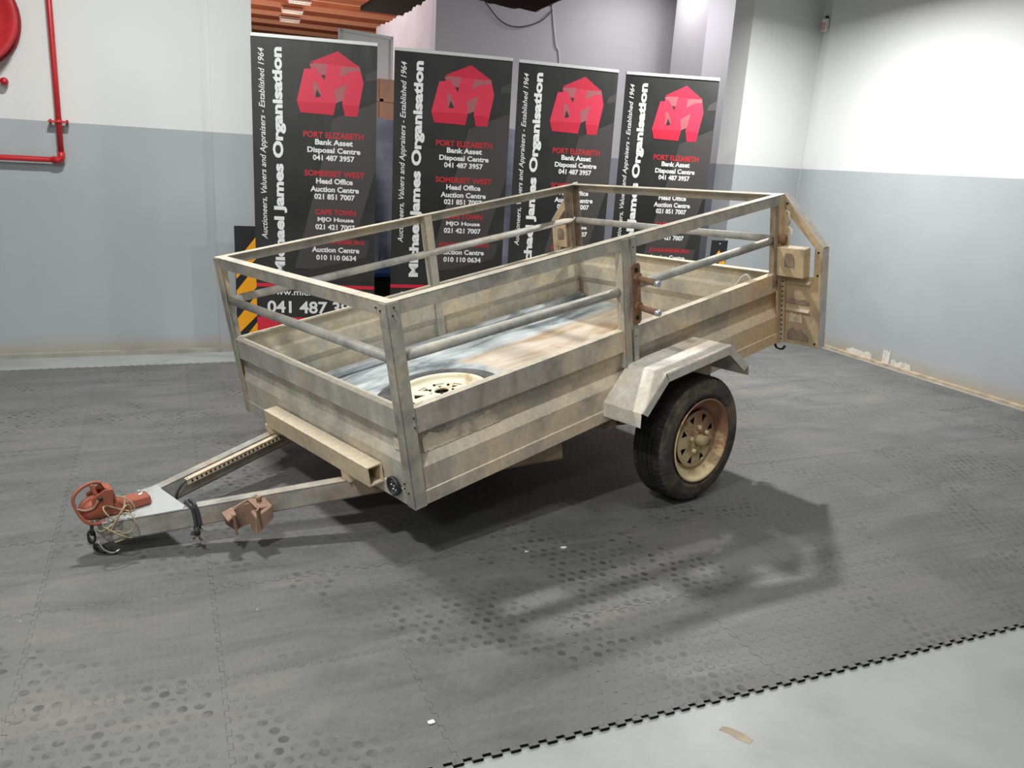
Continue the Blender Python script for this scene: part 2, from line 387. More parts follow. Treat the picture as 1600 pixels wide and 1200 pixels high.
for i in range(-6, 10):
    for j in range(8):
        me = cut if i == 9 else full
        o = bpy.data.objects.new('mat_tile', me); COL.objects.link(o); o.parent = fl
        o.location = (i * T_, j * T_, random.uniform(-.0006, .0006))
ch = B().prism([(.690, -.098, -.0089), (.705, -.118, -.0089), (.716, -.148, -.0089), (.733, -.170, -.0089), (.752, -.160, -.0089), (.741, -.128, -.0089), (.722, -.100, -.0089), (.706, -.090, -.0089)], (0, 0, .0008)).build('bare_patch', M['sandstrip'], fl)
ch = B().prism([(.86, -.36, -.0089), (.885, -.38, -.0089), (.90, -.365, -.0089), (.885, -.345, -.0089)], (0, 0, .0008)).build('bare_patch', M['sandstrip'], fl)

# --- walls
YL = 4.375
wl = B().box((-6, YL, -.01), (-.262, YL + .25, 5)).build('wall_left', M['wl']); tag(wl, 'left wall, white above a grey painted band', kind='structure')
pl = B().box((-.262, YL - .022, -.01), (.0, YL + .28, 5)).build('pilaster', M['wl'], wl)
lg = B().prism([(-6, YL - .001, -.01), (-6, YL - .055, -.01), (-.262, YL - .05, -.01), (-.262, YL - .001, -.01)], (0, 0, .028)).build('trim_1', two('dusty screed', (.36, .35, .30), (.27, .27, .24), 9, .35, .65, .9, 0, .3)); tag(lg, 'low concrete ledge at foot of left wall', kind='structure')
wr = B().box((4.70, -6, -.01), (4.95, 4.30, 5)).build('wall_right', M['wr']); tag(wr, 'right wall, white above a grey painted band', kind='structure')
wr2 = B().box((4.76, 4.30, -.01), (4.95, 4.60, 5)).build('recess', M['wr'], wr)
rr = random.Random(3)
pts = [(4.70, -3.0, -.01)]; y = -3.0
front = []
while y < 4.3:
    front.append((4.655 + rr.uniform(-.012, .012), y, -.01)); y += .09
ss = B().prism([(4.699, -3.0, -.01)] + front + [(4.699, 4.3, -.01)], (0, 0, .022)).build('trim_2', M['sandstrip']); tag(ss, 'crumbling sandy strip along the foot of right wall', kind='structure')
# flaking paint patches near the foot of the right wall
def flake(y0, y1, z0, z1, seed):
    r = random.Random(seed); n = 9
    top = [(4.6985, y0 + (y1 - y0) * k / n, z1 + r.uniform(-.012, .012)) for k in range(n + 1)]
    bt = [(4.6985, y1 - (y1 - y0) * k / n, z0) for k in range(n + 1)]
    return B().prism(top + bt, (-.003, 0, 0)).build('plaster_patch', M['plaster'], wr)
flake(3.25, 3.52, .012, .05, 1); flake(3.07, 3.14, .012, .11, 2); flake(2.86, 3.05, .012, .045, 5)
wbk = B().box((4.02, 4.46, -.01), (4.76, 4.72, 5)).build('wall_back', M['wr']); tag(wbk, 'short back wall stub beside the opening', kind='structure')
# hall beyond
hw = B().box((5.40, 7.0, -.01), (9, 7.2, 5)).build('wall_hall_side', M['wb']); tag(hw, 'hall wall behind the pier', kind='structure')
pier = B().box((4.64, 6.0, -.01), (5.6, 6.6, 5)).build('wall_pier', M['wb']); tag(pier, 'pale pier in the hall beyond the opening', kind='structure')
def ragged(a, b, z, n, amp, seed, th, mat, name):
    r = random.Random(seed); a = Vector(a); b = Vector(b)
    top = [a.lerp(b, k / n) + Vector((0, 0, z + r.uniform(-amp, amp))) for k in range(n + 1)]
    return B().prism([a.copy(), *top, b.copy()], th).build(name, mat)
HP = [(2.06, 2.975), (2.46, 2.965), (2.8, 2.95), (3.14, 2.925), (3.3, 3.0), (3.47, 3.10), (4.0, 3.35), (5.4, 3.6)]
rr = random.Random(4); tp_ = []
for (xa, za), (xb, zb) in zip(HP, HP[1:]):
    for q in range(6): tp_.append((xa + (xb - xa) * q / 6, 7.0, za + (zb - za) * q / 6 + rr.uniform(-.012, .012)))
tp_.append((5.4, 7.0, 3.6))
h1 = B().prism([(2.06, 7.0, 0), *tp_, (5.4, 7.0, 0)], (0, .12, 0)).build('wall_hall', M['wb']); tag(h1, 'white inner room wall with ragged top edge', kind='structure')
h2 = ragged((2.06, 7.125, 0), (2.086, 9.67, 0), 2.95, 34, .025, 5, (.1, 0, 0), M['pinklit'], 'wall_hall_return'); tag(h2, 'pinkish lit side of the inner room', kind='structure')
dcc = B().box((2.17, 7.13, 3.35), (12, 11.0, 3.41)).build('ceiling_inner', M['darkceil']); tag(dcc, 'dark brown ceiling over the inner room', kind='structure')
cl = B().box((-8, 10, 4.7), (14, 26, 4.75)).build('ceiling', M['roofwood']); tag(cl, 'orange brown board roof of the far hall', kind='structure')
for k in range(9):
    B().box((-8, 13.9 + 1.5 * k, 4.60), (14, 13.96 + 1.5 * k, 4.70)).build('purlin', M['purlin'], cl)
fe = B().box((-8, 26, -.01), (14, 26.2, 4.75)).build('wall_far', M['salmon']); tag(fe, 'far end wall of the hall', kind='structure')
for k, (x, y) in enumerate([(2.5, 17.6), (2.45, 19.1), (2.5, 20.6), (2.65, 22.1)]):
    o = empty('light_fitting', (x, 13.98 + 1.5 * round((y - 13.98) / 1.5) - .04, 4.60)); tag(o, 'small white tube light fitting under the far roof, %s' % ['nearest', 'second', 'third', 'farthest'][k], 'light', 'light fittings on the far roof')
    B().box((-.25, -.08, -.05), (.25, .08, 0)).build('housing', M['whitepaint'], o); B().prism([(-.24, -.12, -.05), (.24, -.12, -.05), (.24, .12, -.05), (-.24, .12, -.05)], (0, 0, -.03)).build('reflector', M['whitepaint'], o)
    B().tube([(-.24, 0, -.10), (.24, 0, -.10)], .018, 8).build('tube', M['whitepaint'], o)

# --- items in the hall seen between banners
o = empty('covered_stack', (1.95, 5.6, 0)); tag(o, 'blue grey cloth covered stack standing behind the banners', 'cover')
mb = B(); nx, nz = 40, 14; vs = []; r = random.Random(9)
for a in range(nz + 1):
    for b in range(nx + 1):
        z = 1.68 * a / nz; x = -1.15 + 1.75 * b / nx
        yy = -.30 + .035 * math.sin(b * .9 + a * .5) + .02 * math.sin(a * 2.1) + (.05 if a == nz else 0)
        vs.append((x, yy, z + .015 * math.sin(b * .5)))
mb.add(vs, [(a * (nx + 1) + b, a * (nx + 1) + b + 1, (a + 1) * (nx + 1) + b + 1, (a + 1) * (nx + 1) + b) for a in range(nz) for b in range(nx)], 0, True)
mb.build('cloth_front', M['cover'], o); B().box((-1.14, -.24, .02), (.59, .3, 1.66)).build('core', M['cover'], o)
o = empty('black_crate', (1.12, 5.0, 0)); tag(o, 'glossy black crate with blue lid low between the first two banners', 'crate')
B().box((-.2, -.15, 0), (.25, .15, .44)).build('body', pr('gloss black', (.008, .008, .009), .25), o, .01)
B().box((-.21, -.16, .44), (.26, .16, .475)).build('lid', pr('blue lid', (.03, .08, .30), .4), o, .004)
o = empty('salmon_screen', (1.35, 6.3, 0)); tag(o, 'salmon coloured partition seen between first and second banners', 'partition')
B().box((-.5, 0, .02), (.5, .05, 2.06)).build('panel', M['salmon'], o)
for xx in (-.5, -.03, .46): B().box((xx, -.012, .0), (xx + .035, 0, 2.06)).build('batten', M['purlin'], o)
B().box((-.5, -.012, 1.86), (.5, 0, 1.885)).build('rail', M['purlin'], o)
o = empty('white_door_panel', (1.42, 6.78, 0), math.radians(18)); tag(o, 'white door panel standing behind the second banner', 'door')
B().box((-.42, 0, 0.0), (.16, .03, 2.50)).build('panel', M['whitepaint'], o)
for a, b in (((-.42, -.012, 0), (-.39, 0, 2.5)), ((.13, -.012, 0), (.16, 0, 2.5)), ((-.42, -.012, 2.47), (.16, 0, 2.5))): B().box(a, b).build('frame', M['alu'], o)
o = tag(B().tube(cat_pts([(3.34, 6.99, 3.02), (3.38, 6.99, 2.8), (3.42, 6.985, 2.62), (3.45, 6.99, 2.58), (3.47, 6.99, 2.42), (3.42, 6.99, 2.2)], 5), .008, 6).build('hanging_string', M['whitepaint']), 'white string hanging in front of the inner room wall', 'string')
o = tag(B().tube(cat_pts([(2.55, 6.97, 2.98), (2.75, 6.97, 2.80), (2.95, 6.97, 2.76), (3.2, 6.97, 2.84), (3.34, 6.97, 2.97)], 6), .006, 6).build('slack_cable', M['cable']), 'thin dark cable sagging along the ragged wall top', 'cable')
o = tag(B().box((4.02, 6.3, 0), (4.2, 6.5, .8)).add([], []).build('rubble_sack', M['whitepaint'], bevel=.03), 'bright white sack seen between third and fourth banners', 'sack')

# --- conduit and box in the right corner
o = empty('wall_sensor', (4.745, 4.40, 2.68)); tag(o, 'small pinkish box high in the right corner with a cable below', 'sensor')
B().box((-.022, -.03, -.05), (.012, .03, .05)).build('case', M['whitepaint'], o, .004); B().box((-.026, -.02, -.045), (-.022, .02, .02)).build('lens', pr('pink lens', (.75, .42, .42), .4), o)
B().tube([(.0, .03, -.05), (.006, .045, -.4), (.006, .05, -1.2), (.006, .05, -2.6)], .003, 6).build('cable', M['alu'], o)
B().box((-.01, -.012, .05), (.01, .012, .075)).build('gland', M['cable'], o)

# --- red pipe and hose reel on left wall
o = empty('red_water_pipe', (-1.145, YL - .05, 1.24)); tag(o, 'red water pipe running down the left wall and turning left', 'pipe')
B().tube([(0, 0, .035), (.003, 0, .5), (.01, 0, 2.6)], .0165, 14).build('riser', M['redpaint'], o)
B().tube([(-.035, 0, 0), (-2.5, 0, .0)], .0165, 14).build('branch', M['redpaint'], o)
el = [(-.05, 0, 0), (-.02, 0, 0), (-.006, 0, .006), (0, 0, .02), (0, 0, .05)]; B().tube(el, .0215, 14).build('elbow', M['redpaint'], o)
mb = B(); mb.box((-.055, -.02, .222), (.055, .02, .232)); mb.box((-.05, -.002, .215), (-.04, .0485, .240)); mb.box((.04, -.002, .215), (.05, .0485, .240)); mb.tube([(0, 0, .216), (0, 0, .238)], .021, 12); mb.build('pipe_clamp', M['redpaint'], o)
o = empty('fire_hose_reel', (-1.585, YL - .02, 2.02)); tag(o, 'round red fire hose reel mounted high on the left wall', 'hose reel')
D = [(.0, -.13), (.08, -.13), (.10, -.115), (.24, -.115), (.275, -.135), (.285, -.13), (.285, -.12), (.275, -.115), (.245, -.10), (.0, -.10)]
B().lathe(D, 56).build('front_disc', M['redpaint'], o)
B().lathe([(.0, .0), (.285, .0), (.290, -.01), (.285, -.02), (.0, -.02)], 56).build('back_disc', M['reeldark'], o)
mb = B()
for k in range(5): 
    for q in range(3):
        rr_ = .175 + .036 * q; mb.lathe([(rr_ + .0165 * math.cos(a), -.037 - .0155 * k + .0085 * math.sin(a)) for a in [math.pi * 2 * i / 8 for i in range(8)]], 48, closed=True)
mb.build('hose', M['reeldark'], o)
B().lathe([(0, -.155), (.05, -.155), (.06, -.145), (.06, -.128)], 24).build('hub', M['reelgrey'], o); B().lathe([(.09, -.1165), (.17, -.1165), (.17, -.114), (.09, -.114)], 40, closed=True).build('dial_plate', M['reelgrey'], o)
o = empty('hose_nozzle_valve', (-1.41, YL - .04, 1.675)); tag(o, 'small red valve lever on the left wall below the hose reel', 'valve')
B().tube([(-.30, 0, .01), (-.05, 0, .008), (0, -.01, 0)], .012, 10).build('lever', M['redpaint'], o); B().lathe([(0, -.03), (.018, -.028), (.022, -.015), (.022, 0), (.015, .04)], 16).build('knob', M['redpaint'], o)

# --- hazard marker boards
def marker(loc, rz, label, h=.87, wd=.19):
    o = empty('hazard_marker_board', loc, rz); tag(o, label, 'hazard board', 'amber and black hazard boards')
    B().box((-wd / 2, 0, 0), (wd / 2, .008, h)).build('board', M['boardblack'], o)
    k = 0; z = h - .115
    while z > .03:
        a = wd / 2 - .004; th = .10 if wd < .2 else .15
        pts = [(-a, -.0015, z - a * .95), (0, -.0015, z + a * .35), (a, -.0015, z - a * .95), (a, -.0015, z - a * .95 - th * .75), (0, -.0015, z + a * .35 - th), (-a, -.0015, z - a * .95 - th * .75)]
        pts = [(x, y_, max(.004, zz)) for x, y_, zz in pts]
        B().prism(pts, (0, .0014, 0)).build('chevron', M['boardyellow'], o); z -= .195; k += 1
    for zz in (.05, h - .03): B().lathe([(0, -.004), (.006, -.003), (.006, 0)], 10, c=(0, 0, zz)).build('screw', M['zinc'], o)
    return o
marker((-.012, 4.27, 0), -.05, 'black board with amber chevrons, left edge of the leftmost banner', .87, .28)
marker((3.94, 4.42, 0), 0, 'black board with amber arrow at the right end of the banners', .83, .17)

# ================================================================== BANNERS
def text_mesh(s, bold=0.0, shear=0.0):
    cu = bpy.data.curves.new('t', 'FONT'); cu.body = s; cu.resolution_u = 3; cu.offset = bold; cu.shear = shear; cu.fill_mode = 'FRONT' if hasattr(cu, 'fill_mode') else cu.fill_mode
    cu.dimensions = '2D'
    o = bpy.data.objects.new('t', cu); COL.objects.link(o)
    dg = bpy.context.evaluated_depsgraph_get(); me = bpy.data.meshes.new_from_object(o.evaluated_get(dg)); bpy.data.objects.remove(o)
    vs = [v.co.copy() for v in me.vertices]; fs = [tuple(p.vertices) for p in me.polygons]; bpy.data.meshes.remove(me)
    x0 = min(v.x for v in vs); x1 = max(v.x for v in vs); y0 = min(v.y for v in vs); y1 = max(v.y for v in vs)
    return [((v.x - x0) / (x1 - x0), (v.y - y0) / (y1 - y0)) for v in vs], fs
LINES = [  # text, u0, u1, v_top, v_bottom, material, bold
    ('PORT ELIZABETH', .313, .695, .562, .601, 'bredtext', .03), ('Bank Asset', .387, .627, .608, .644, 'bwhite', .034),
    ('Disposal Centre', .338, .676, .658, .703, 'bwhite', .034), ('041 487 3957', .372, .638, .706, .742, 'bwhite', .034),
    ('SOMERSET WEST', .318, .704, .804, .842, 'bredtext', .03), ('Head Office', .392, .628, .853, .889, 'bwhite', .034),
    ('Auction Centre', .356, .668, .905, .941, 'bwhite', .034), ('021 851 7007', .380, .642, .953, .989, 'bwhite', .034),
    ('CAPE TOWN', .386, .650, 1.052, 1.089, 'bredtext', .03), ('MJO House', .400, .636, 1.104, 1.140, 'bwhite', .034),
    ('021 421 7007', .386, .644, 1.150, 1.186, 'bwhite', .034), ('JOHANNESBURG', .352, .706, 1.249, 1.287, 'bredtext', .03),
    ('Auction Centre', .362, .674, 1.300, 1.336, 'bwhite', .034), ('010 110 0634', .390, .654, 1.352, 1.388, 'bwhite', .034)]
LOW_LINES = [('www.michaeljames.co.za', .073, .764, 1.592, 1.645, 'bwhite', .012), ('041 487 3957', .067, .735, 1.672, 1.757, 'bwhite', .025)]
TM = {}
def tmesh(s, b, sh=0):
    k = (s, b, sh)
    if k not in TM: TM[k] = text_mesh(s, b, sh)
    return TM[k]
LOGO = [(.529, .078), (.667, .153), (.673, .176), (.692, .25), (.657, .442), (.575, .448), (.559, .387), (.562, .346), (.520, .378), (.505, .450), (.298, .452), (.275, .384), (.322, .188), (.363, .185), (.357, .160)]
def lp(x, y):   # zoom pixels of the logo -> banner metres
    return (.275 + (x - 560) * .000600, .078 + (y - 550) * .000603 + (x - 560) * -.00002)
DARKT = [[(770, 935), (810, 1000), (795, 1012), (750, 1012)], [(810, 790), (860, 790), (845, 840)]]
MUTE = [[(700, 680), (880, 680), (858, 785), (800, 782), (760, 725), (705, 712)], [(1020, 700), (1212, 700), (1222, 742), (1130, 745), (1005, 805)],
        [(945, 940), (1078, 868), (1045, 1035), (968, 1068)], [(728, 850), (770, 870), (822, 985), (806, 985), (770, 930), (745, 1005), (735, 1000)]]
DEEP = [[(560, 1060), (962, 1066), (943, 1190), (600, 1170)], [(1038, 1080), (1205, 1085), (1195, 1195), (1060, 1195)], [(695, 670), (985, 550), (1215, 700), (985, 690)]]
def banner(TLx, TLy, TRx, TRy, ztop, shift, label):
    wd = math.hypot(TRx - TLx, TRy - TLy); yaw = math.atan2(TRy - TLy, TRx - TLx); k = wd / .777
    o = empty('pull_up_banner', ((TLx + TRx) / 2, (TLy + TRy) / 2, 0), yaw); tag(o, label, 'banner', 'black pull up banners in a row')
    X = lambda u: (u - .777 / 2) * k; Z = lambda v: ztop - v
    # fabric, slightly bowed
    mb = B(); nx, nz = 10, 16; vs = []
    def bow(xn, zn): return .0035 * math.sin(xn * math.pi) * math.sin(zn * math.pi)
    for a in range(nz + 1):
        for b in range(nx + 1):
            vs.append((X(.777 * b / nx), 0, .10 + (ztop - .11) * a / nz))
    mb.add(vs, [(a * (nx + 1) + b, a * (nx + 1) + b + 1, (a + 1) * (nx + 1) + b + 1, (a + 1) * (nx + 1) + b) for a in range(nz) for b in range(nx)])
    fb = mb.build('fabric', M['banner'], o); so = fb.modifiers.new('thick', 'SOLIDIFY'); so.thickness = .0012; so.offset = -1
    B().box((-wd / 2, -.007, ztop - .022), (wd / 2, .012, ztop)).build('top_rail', M['alu'], o, .002)
    mb = B(); mb.prism([(-wd / 2 - .01, -.045, .025), (-wd / 2 - .01, -.03, .10), (-wd / 2 - .01, .03, .10), (-wd / 2 - .01, .06, .025)], (wd + .02, 0, 0)); mb.build('base_cassette', M['alu'], o, .003)
    for sx in (-1, 1): B().box((sx * wd * .36 - .02, -.12, 0), (sx * wd * .36 + .02, .12, .025)).build('foot', M['alu'], o, .003)
    B().tube([(0, .022, .09), (0, .022, ztop - .004)], .008, 10).build('pole', M['alu'], o)
    def flat(poly, mat, d, name):
        B().prism([(X(u), -.0012 - d, Z(v)) for u, v in poly], (0, d + .0011, 0)).build(name, M[mat], o)
    s = shift
    flat([(.50, .48), (.777, .36), (.777, .80), (.63, 1.45), (.777, 1.45), (.30, 1.45), (.30, 1.36)][:3] + [(.777, .78), (.645, 1.25), (.74, 1.25), (.70, 1.45), (.25, 1.45)], 'bgrey1', .0002, 'grey_facet')
    flat([(.71, .195), (.777, .160), (.777, .225), (.70, .235)], 'bgrey1', .0002, 'grey_facet')
    flat([(.30, 1.47), (.777, 1.34), (.777, 1.53), (.33, 1.53)], 'bgrey2', .0003, 'grey_facet')
    flat([(.0, 1.556), (.777, 1.556), (.777, 1.579), (.0, 1.579)], 'bred', .0004, 'red_stripe')
    flat([(.0, 1.785), (.60, 1.785), (.777, 1.80), (.777, 1.96), (.0, 1.96)], 'bred', .0004, 'red_panel')
    L2 = lambda pts: [(p[0] + s, p[1]) for p in pts]
    flat(L2(LOGO), 'logo1', .0004, 'logo')
    for p in DEEP: flat(L2([lp(*q) for q in p]), 'logo2', .0006, 'logo_shade')
    for p in MUTE: flat(L2([lp(*q) for q in p]), 'logo3', .0008, 'logo_shade')
    for p in DARKT: flat(L2([lp(*q) for q in p]), 'bgrey2', .0010, 'logo_shade')
    def put(tx, u0, u1, v0, v1, mat, bold, vert=False, shear=0):
        pts, fs = tmesh(tx, bold, shear); mb = B()
        if not vert: vs = [(X(u0 + (u1 - u0) * a), -.0020, Z(v1 + (v0 - v1) * b)) for a, b in pts]
        else: vs = [(X(u1 + (u0 - u1) * b), -.0020, Z(v1 + (v0 - v1) * a)) for a, b in pts]
        mb.add(vs, fs); mb.build('lettering', M[mat], o, fix=False)
    for tx, u0, u1, v0, v1, mat, bd in LINES: put(tx, u0 + s, u1 + s, v0, v1, mat, bd)
    for tx, u0, u1, v0, v1, mat, bd in LOW_LINES: put(tx, u0, u1, v0, v1, mat, bd)
    put('Auctioneers, Valuers and Appraisers - Established 1964', .042, .090, .084, 1.262, 'bwhite', .008, True, .25)
    put('Michael James Organisation', .122, .206, .073, 1.50, 'bwhite', .045, True)
    return o
banner(-.034, 4.092, .7236, 3.922, 2.07, 0, 'leftmost black pull up banner, beside the red pipe wall')
banner(.860, 4.013, 1.650, 3.900, 2.07, -.03, 'second black pull up banner from the left')
banner(1.707, 3.926, 2.465, 3.885, 2.07, -.015, 'third black pull up banner, behind the rear of the trailer')
banner(2.545, 3.914, 3.212, 3.706, 2.07, -.02, 'rightmost black pull up banner, nearest the right wall')

# ================================================================== TRAILER
RM = Matrix(((0.9385684, -0.3007726, -0.1691898), (0.3003036, 0.9534035, -0.0289745), (0.1700209, -0.0236138, 0.9851575)))
L, W, h, H = 2.223, 1.4243, .3584, .7341
TR = empty('utility_trailer'); mm = RM.to_4x4(); mm.translation = Vector((.16691, .95477, .22299)); TR.matrix_world = mm
tag(TR, 'weathered galvanised box trailer with rails, tipped onto its drawbar', 'trailer')
# sheet profile (outward offset, height)
def sheet(A, Bp, nrm, prof, th=.003, flange=.035):
    A = Vector(A); Bp = Vector(Bp); n = Vector(nrm); P = [(a, b) for a, b in prof]
    out = [(a, b) for a, b in P]; inn = [(a - th, b) for a, b in reversed(P)]
    # top flange: starts at top of profile, goes inward
    top = P[0]; out = [(top[0] - flange, top[1]), (top[0], top[1])] + out[1:]
    inn = inn[:-1] + [(top[0] - th, top[1] - th), (top[0] - flange, top[1] - th)]
    poly = [A + n * a + Vector((0, 0, b)) for a, b in out + inn]
    return B().prism(poly, Bp - A)
PF = [(0, h), (0, .268), (-.022, .258), (-.022, .190), (0, .160), (0, .058), (.004, .055), (.004, 0), (-.02, 0)]
PS = [(0, h), (0, .268), (-.024, .256), (-.024, .178), (0, .138), (0, .052), (.004, .049), (.004, 0), (-.02, 0)]
sheet((0, .02, 0), (0, W - .02, 0), (-1, 0, 0), PF).build('front_panel', M['front'], TR)
sheet((.02, 0, 0), (L - .01, 0, 0), (0, -1, 0), PS).build('side_panel', M['side'], TR)
sheet((.02, W, 0), (L - .01, W, 0), (0, 1, 0), PS).build('side_panel', M['inner'], TR)
sheet((L - .012, .05, 0), (L - .012, W - .05, 0), (1, 0, 0), PS).build('tailgate', M['inner'], TR)
# bed
bd = B().box((.005, .008, .030), (L - .02, W - .008, .036)).build('bed', M['bed'], TR)
for k in range(5): B().box((.3 + .4 * k, .02, -.002), (.35 + .4 * k, W - .02, .029)).build('cross_member', M['side'], TR)
mb = B(); mb.box((.03, W - .075, .036), (L - .03, W - .03, .075)); mb.build('bed_edge', M['bed'], TR, .008)
# mud patch in the recess near the front
r = random.Random(11)
def mudpatch(x0, x1, z0, z1, y, seed, name='mud_patch', mat='mud', n=14, axis='y'):
    r = random.Random(seed); P = []
    n = n * 3; d_ = 0; hh_ = (z1 - z0)
    for k in range(n + 1):
        d_ = min(max(d_ + r.uniform(-.12, .12), 0), .30); u_ = k / n; P.append((x0 + (x1 - x0) * u_, z1 - hh_ * (d_ + r.uniform(0, .07)) - hh_ * .3 * max(0, 1 - 8 * u_) - hh_ * .3 * max(0, 8 * u_ - 7)))
    for k in range(n + 1): P.append((x1 - (x1 - x0) * k / n + r.uniform(-.002, .002), z0 + hh_ * r.uniform(0, .09)))
    if axis == 'y': B().prism([(a, y, b) for a, b in P], (0, -.0025, 0)).build(name, M[mat], TR)
    else: B().prism([(y, a, b) for a, b in P], (-.004, 0, 0)).build(name, M[mat], TR)
mudpatch(.075, .42, .176, .256, .0235, 3)
mudpatch(.055, .11, .190, .250, .018, 4, axis='x')
# rails: angle irons
TH_ = .004; AW = .042
def angle(name, p, q, u, wu, v, wv, mat='rail', parent=TR):
    """two legs: a plate wu wide along u and a plate wv wide along v, sharing the corner line p-q"""
    mb = B(); mb.bar(p, q, u, wu, v, TH_); mb.bar(p, q, v, wv, u, TH_); return mb.build(name, M[mat], parent, .0008)
PW = .05
# posts
for nm, x, y, ux, uy, mat, z0 in (('corner_post', 0, 0, 1, 1, 'rail', -.004), ('corner_post', 0, W, 1, -1, 'rail', -.004)):
    x_ = x - .006; y_ = y - .006 * uy
    angle(nm, (x_, y_, z0), (x_, y_, H - .003), (ux, 0, 0), PW, (0, uy, 0), PW, mat)
for y, uy in ((0, 1), (W, -1)):
    y_ = y - .006 * uy
    angle('corner_post', (L + .004, y_, -.004), (L + .004, y_, H - .004), (-1, 0, 0), .045, (0, uy, 0), .048, 'rustdark' if uy < 0 else 'sandy')
    angle('hinge_post', (L - .052, y_, .30), (L - .052, y_, H - .045), (-1, 0, 0), .030, (0, uy, 0), .045, 'rustdark')
# top rails
angle('top_rail', (-.004, -.004, H), (-.004, W + .004, H), (1, 0, 0), AW, (0, 0, -1), .046)
angle('top_rail', (-.004, -.0045, H - .0003), (L + .004, -.0045, H - .0003), (0, 1, 0), AW, (0, 0, -1), .046)
angle('top_rail', (-.004, W + .0045, H - .0003), (L + .004, W + .0045, H - .0003), (0, -1, 0), AW, (0, 0, -1), .046)
angle('top_rail', (L + .004, -.004, H - .0006), (L + .004, W + .004, H - .0006), (-1, 0, 0), AW, (0, 0, -1), .046)
# middle posts
angle('middle_post', (1.075, -.010, .195), (1.075, -.010, H - .004), (1, 0, 0), .04, (0, 1, 0), .04)
angle('middle_post', (1.125, -.010, .195), (1.125, -.010, H - .004), (1, 0, 0), .032, (0, 1, 0), .035)
angle('middle_post', (1.10, W - .034, .065), (1.10, W - .034, H - .004), (1, 0, 0), .05, (0, 1, 0), .04)
# mid pipes
zp = .535
def pipe(name, a, b, r=.0185, mat='pipe'): return B().tube([a, b], r, 16).build(name, M[mat], TR)
pipe('middle_rail', (.018, .02, zp), (.018, W - .02, zp)); pipe('middle_rail', (.02, .022, zp + .004), (1.12, .022, zp - .02)); pipe('middle_rail', (1.14, .022, zp - .012), (L - .02, .022, zp - .016))
pipe('middle_rail', (.02, W - .022, zp), (L - .03, W - .022, zp - .01)); pipe('middle_rail', (L - .03, .03, zp - .014), (L - .03, W - .03, zp - .014))
B().lathe([(0, -.045), (.021, -.045), (.024, -.03), (.024, -.012), (0, -.012)], 16, c=(L - .025, .02, zp - .012)).build('pipe_end', M['rust'], TR)
# rust bracket with two studs
br = B().prism([(1.115, -.018, .385), (1.13, -.018, .372), (1.162, -.018, .372), (1.17, -.018, .385), (1.17, -.018, .612), (1.162, -.018, .624), (1.125, -.018, .624), (1.115, -.018, .612)], (0, .006, 0)).build('stud_plate', M['rust'], TR, .002)
for z in (.565, .445):
    B().tube([(1.148, -.018, z), (1.150, -.125, z - .012)], .013, 12).build('stud', M['rust'], br)
    B().lathe([(0, 0), (.021, 0), (.021, .012), (0, .012)], 6, c=(1.148, -.03, z), smooth=False).build('nut', M['rust'], br)
    B().lathe([(0, -.002), (.009, -.002), (.0125, 0), (.014, .006), (.014, .016)], 12, c=(1.150, -.130, z - .012)).build('stud_tip', M['zinc'], br)
for z in (.60, .40): B().lathe([(0, -.006), (.009, -.005), (.009, 0)], 10, c=(1.142, -.018, z)).build('bolt', M['dark'], br)
# bolts on the rails and posts
for p in ((.020, .0, .715), (.012, .0, .690), (.035, .0, .33), (.035, .0, .295), (1.14, -.0, .69), (1.14, 0, .32), (2.16, 0, .32)):
    B().lathe([(0, -.005), (.002, -.005), (.0032, -.0035), (.0032, 0)], 8, c=(p[0], -.008, p[2])).build('rivet', M['dark'], TR)
for p in ((.03, .705), (.055, .712), (.04, .085), (.045, .065), (.02, .055)):
    B().lathe([(0, -.005), (.002, -.005), (.0032, -.0035), (.0032, 0)], 8, axis='x', c=(-.006, p[0], p[1])).build('rivet', M['dark'], TR)

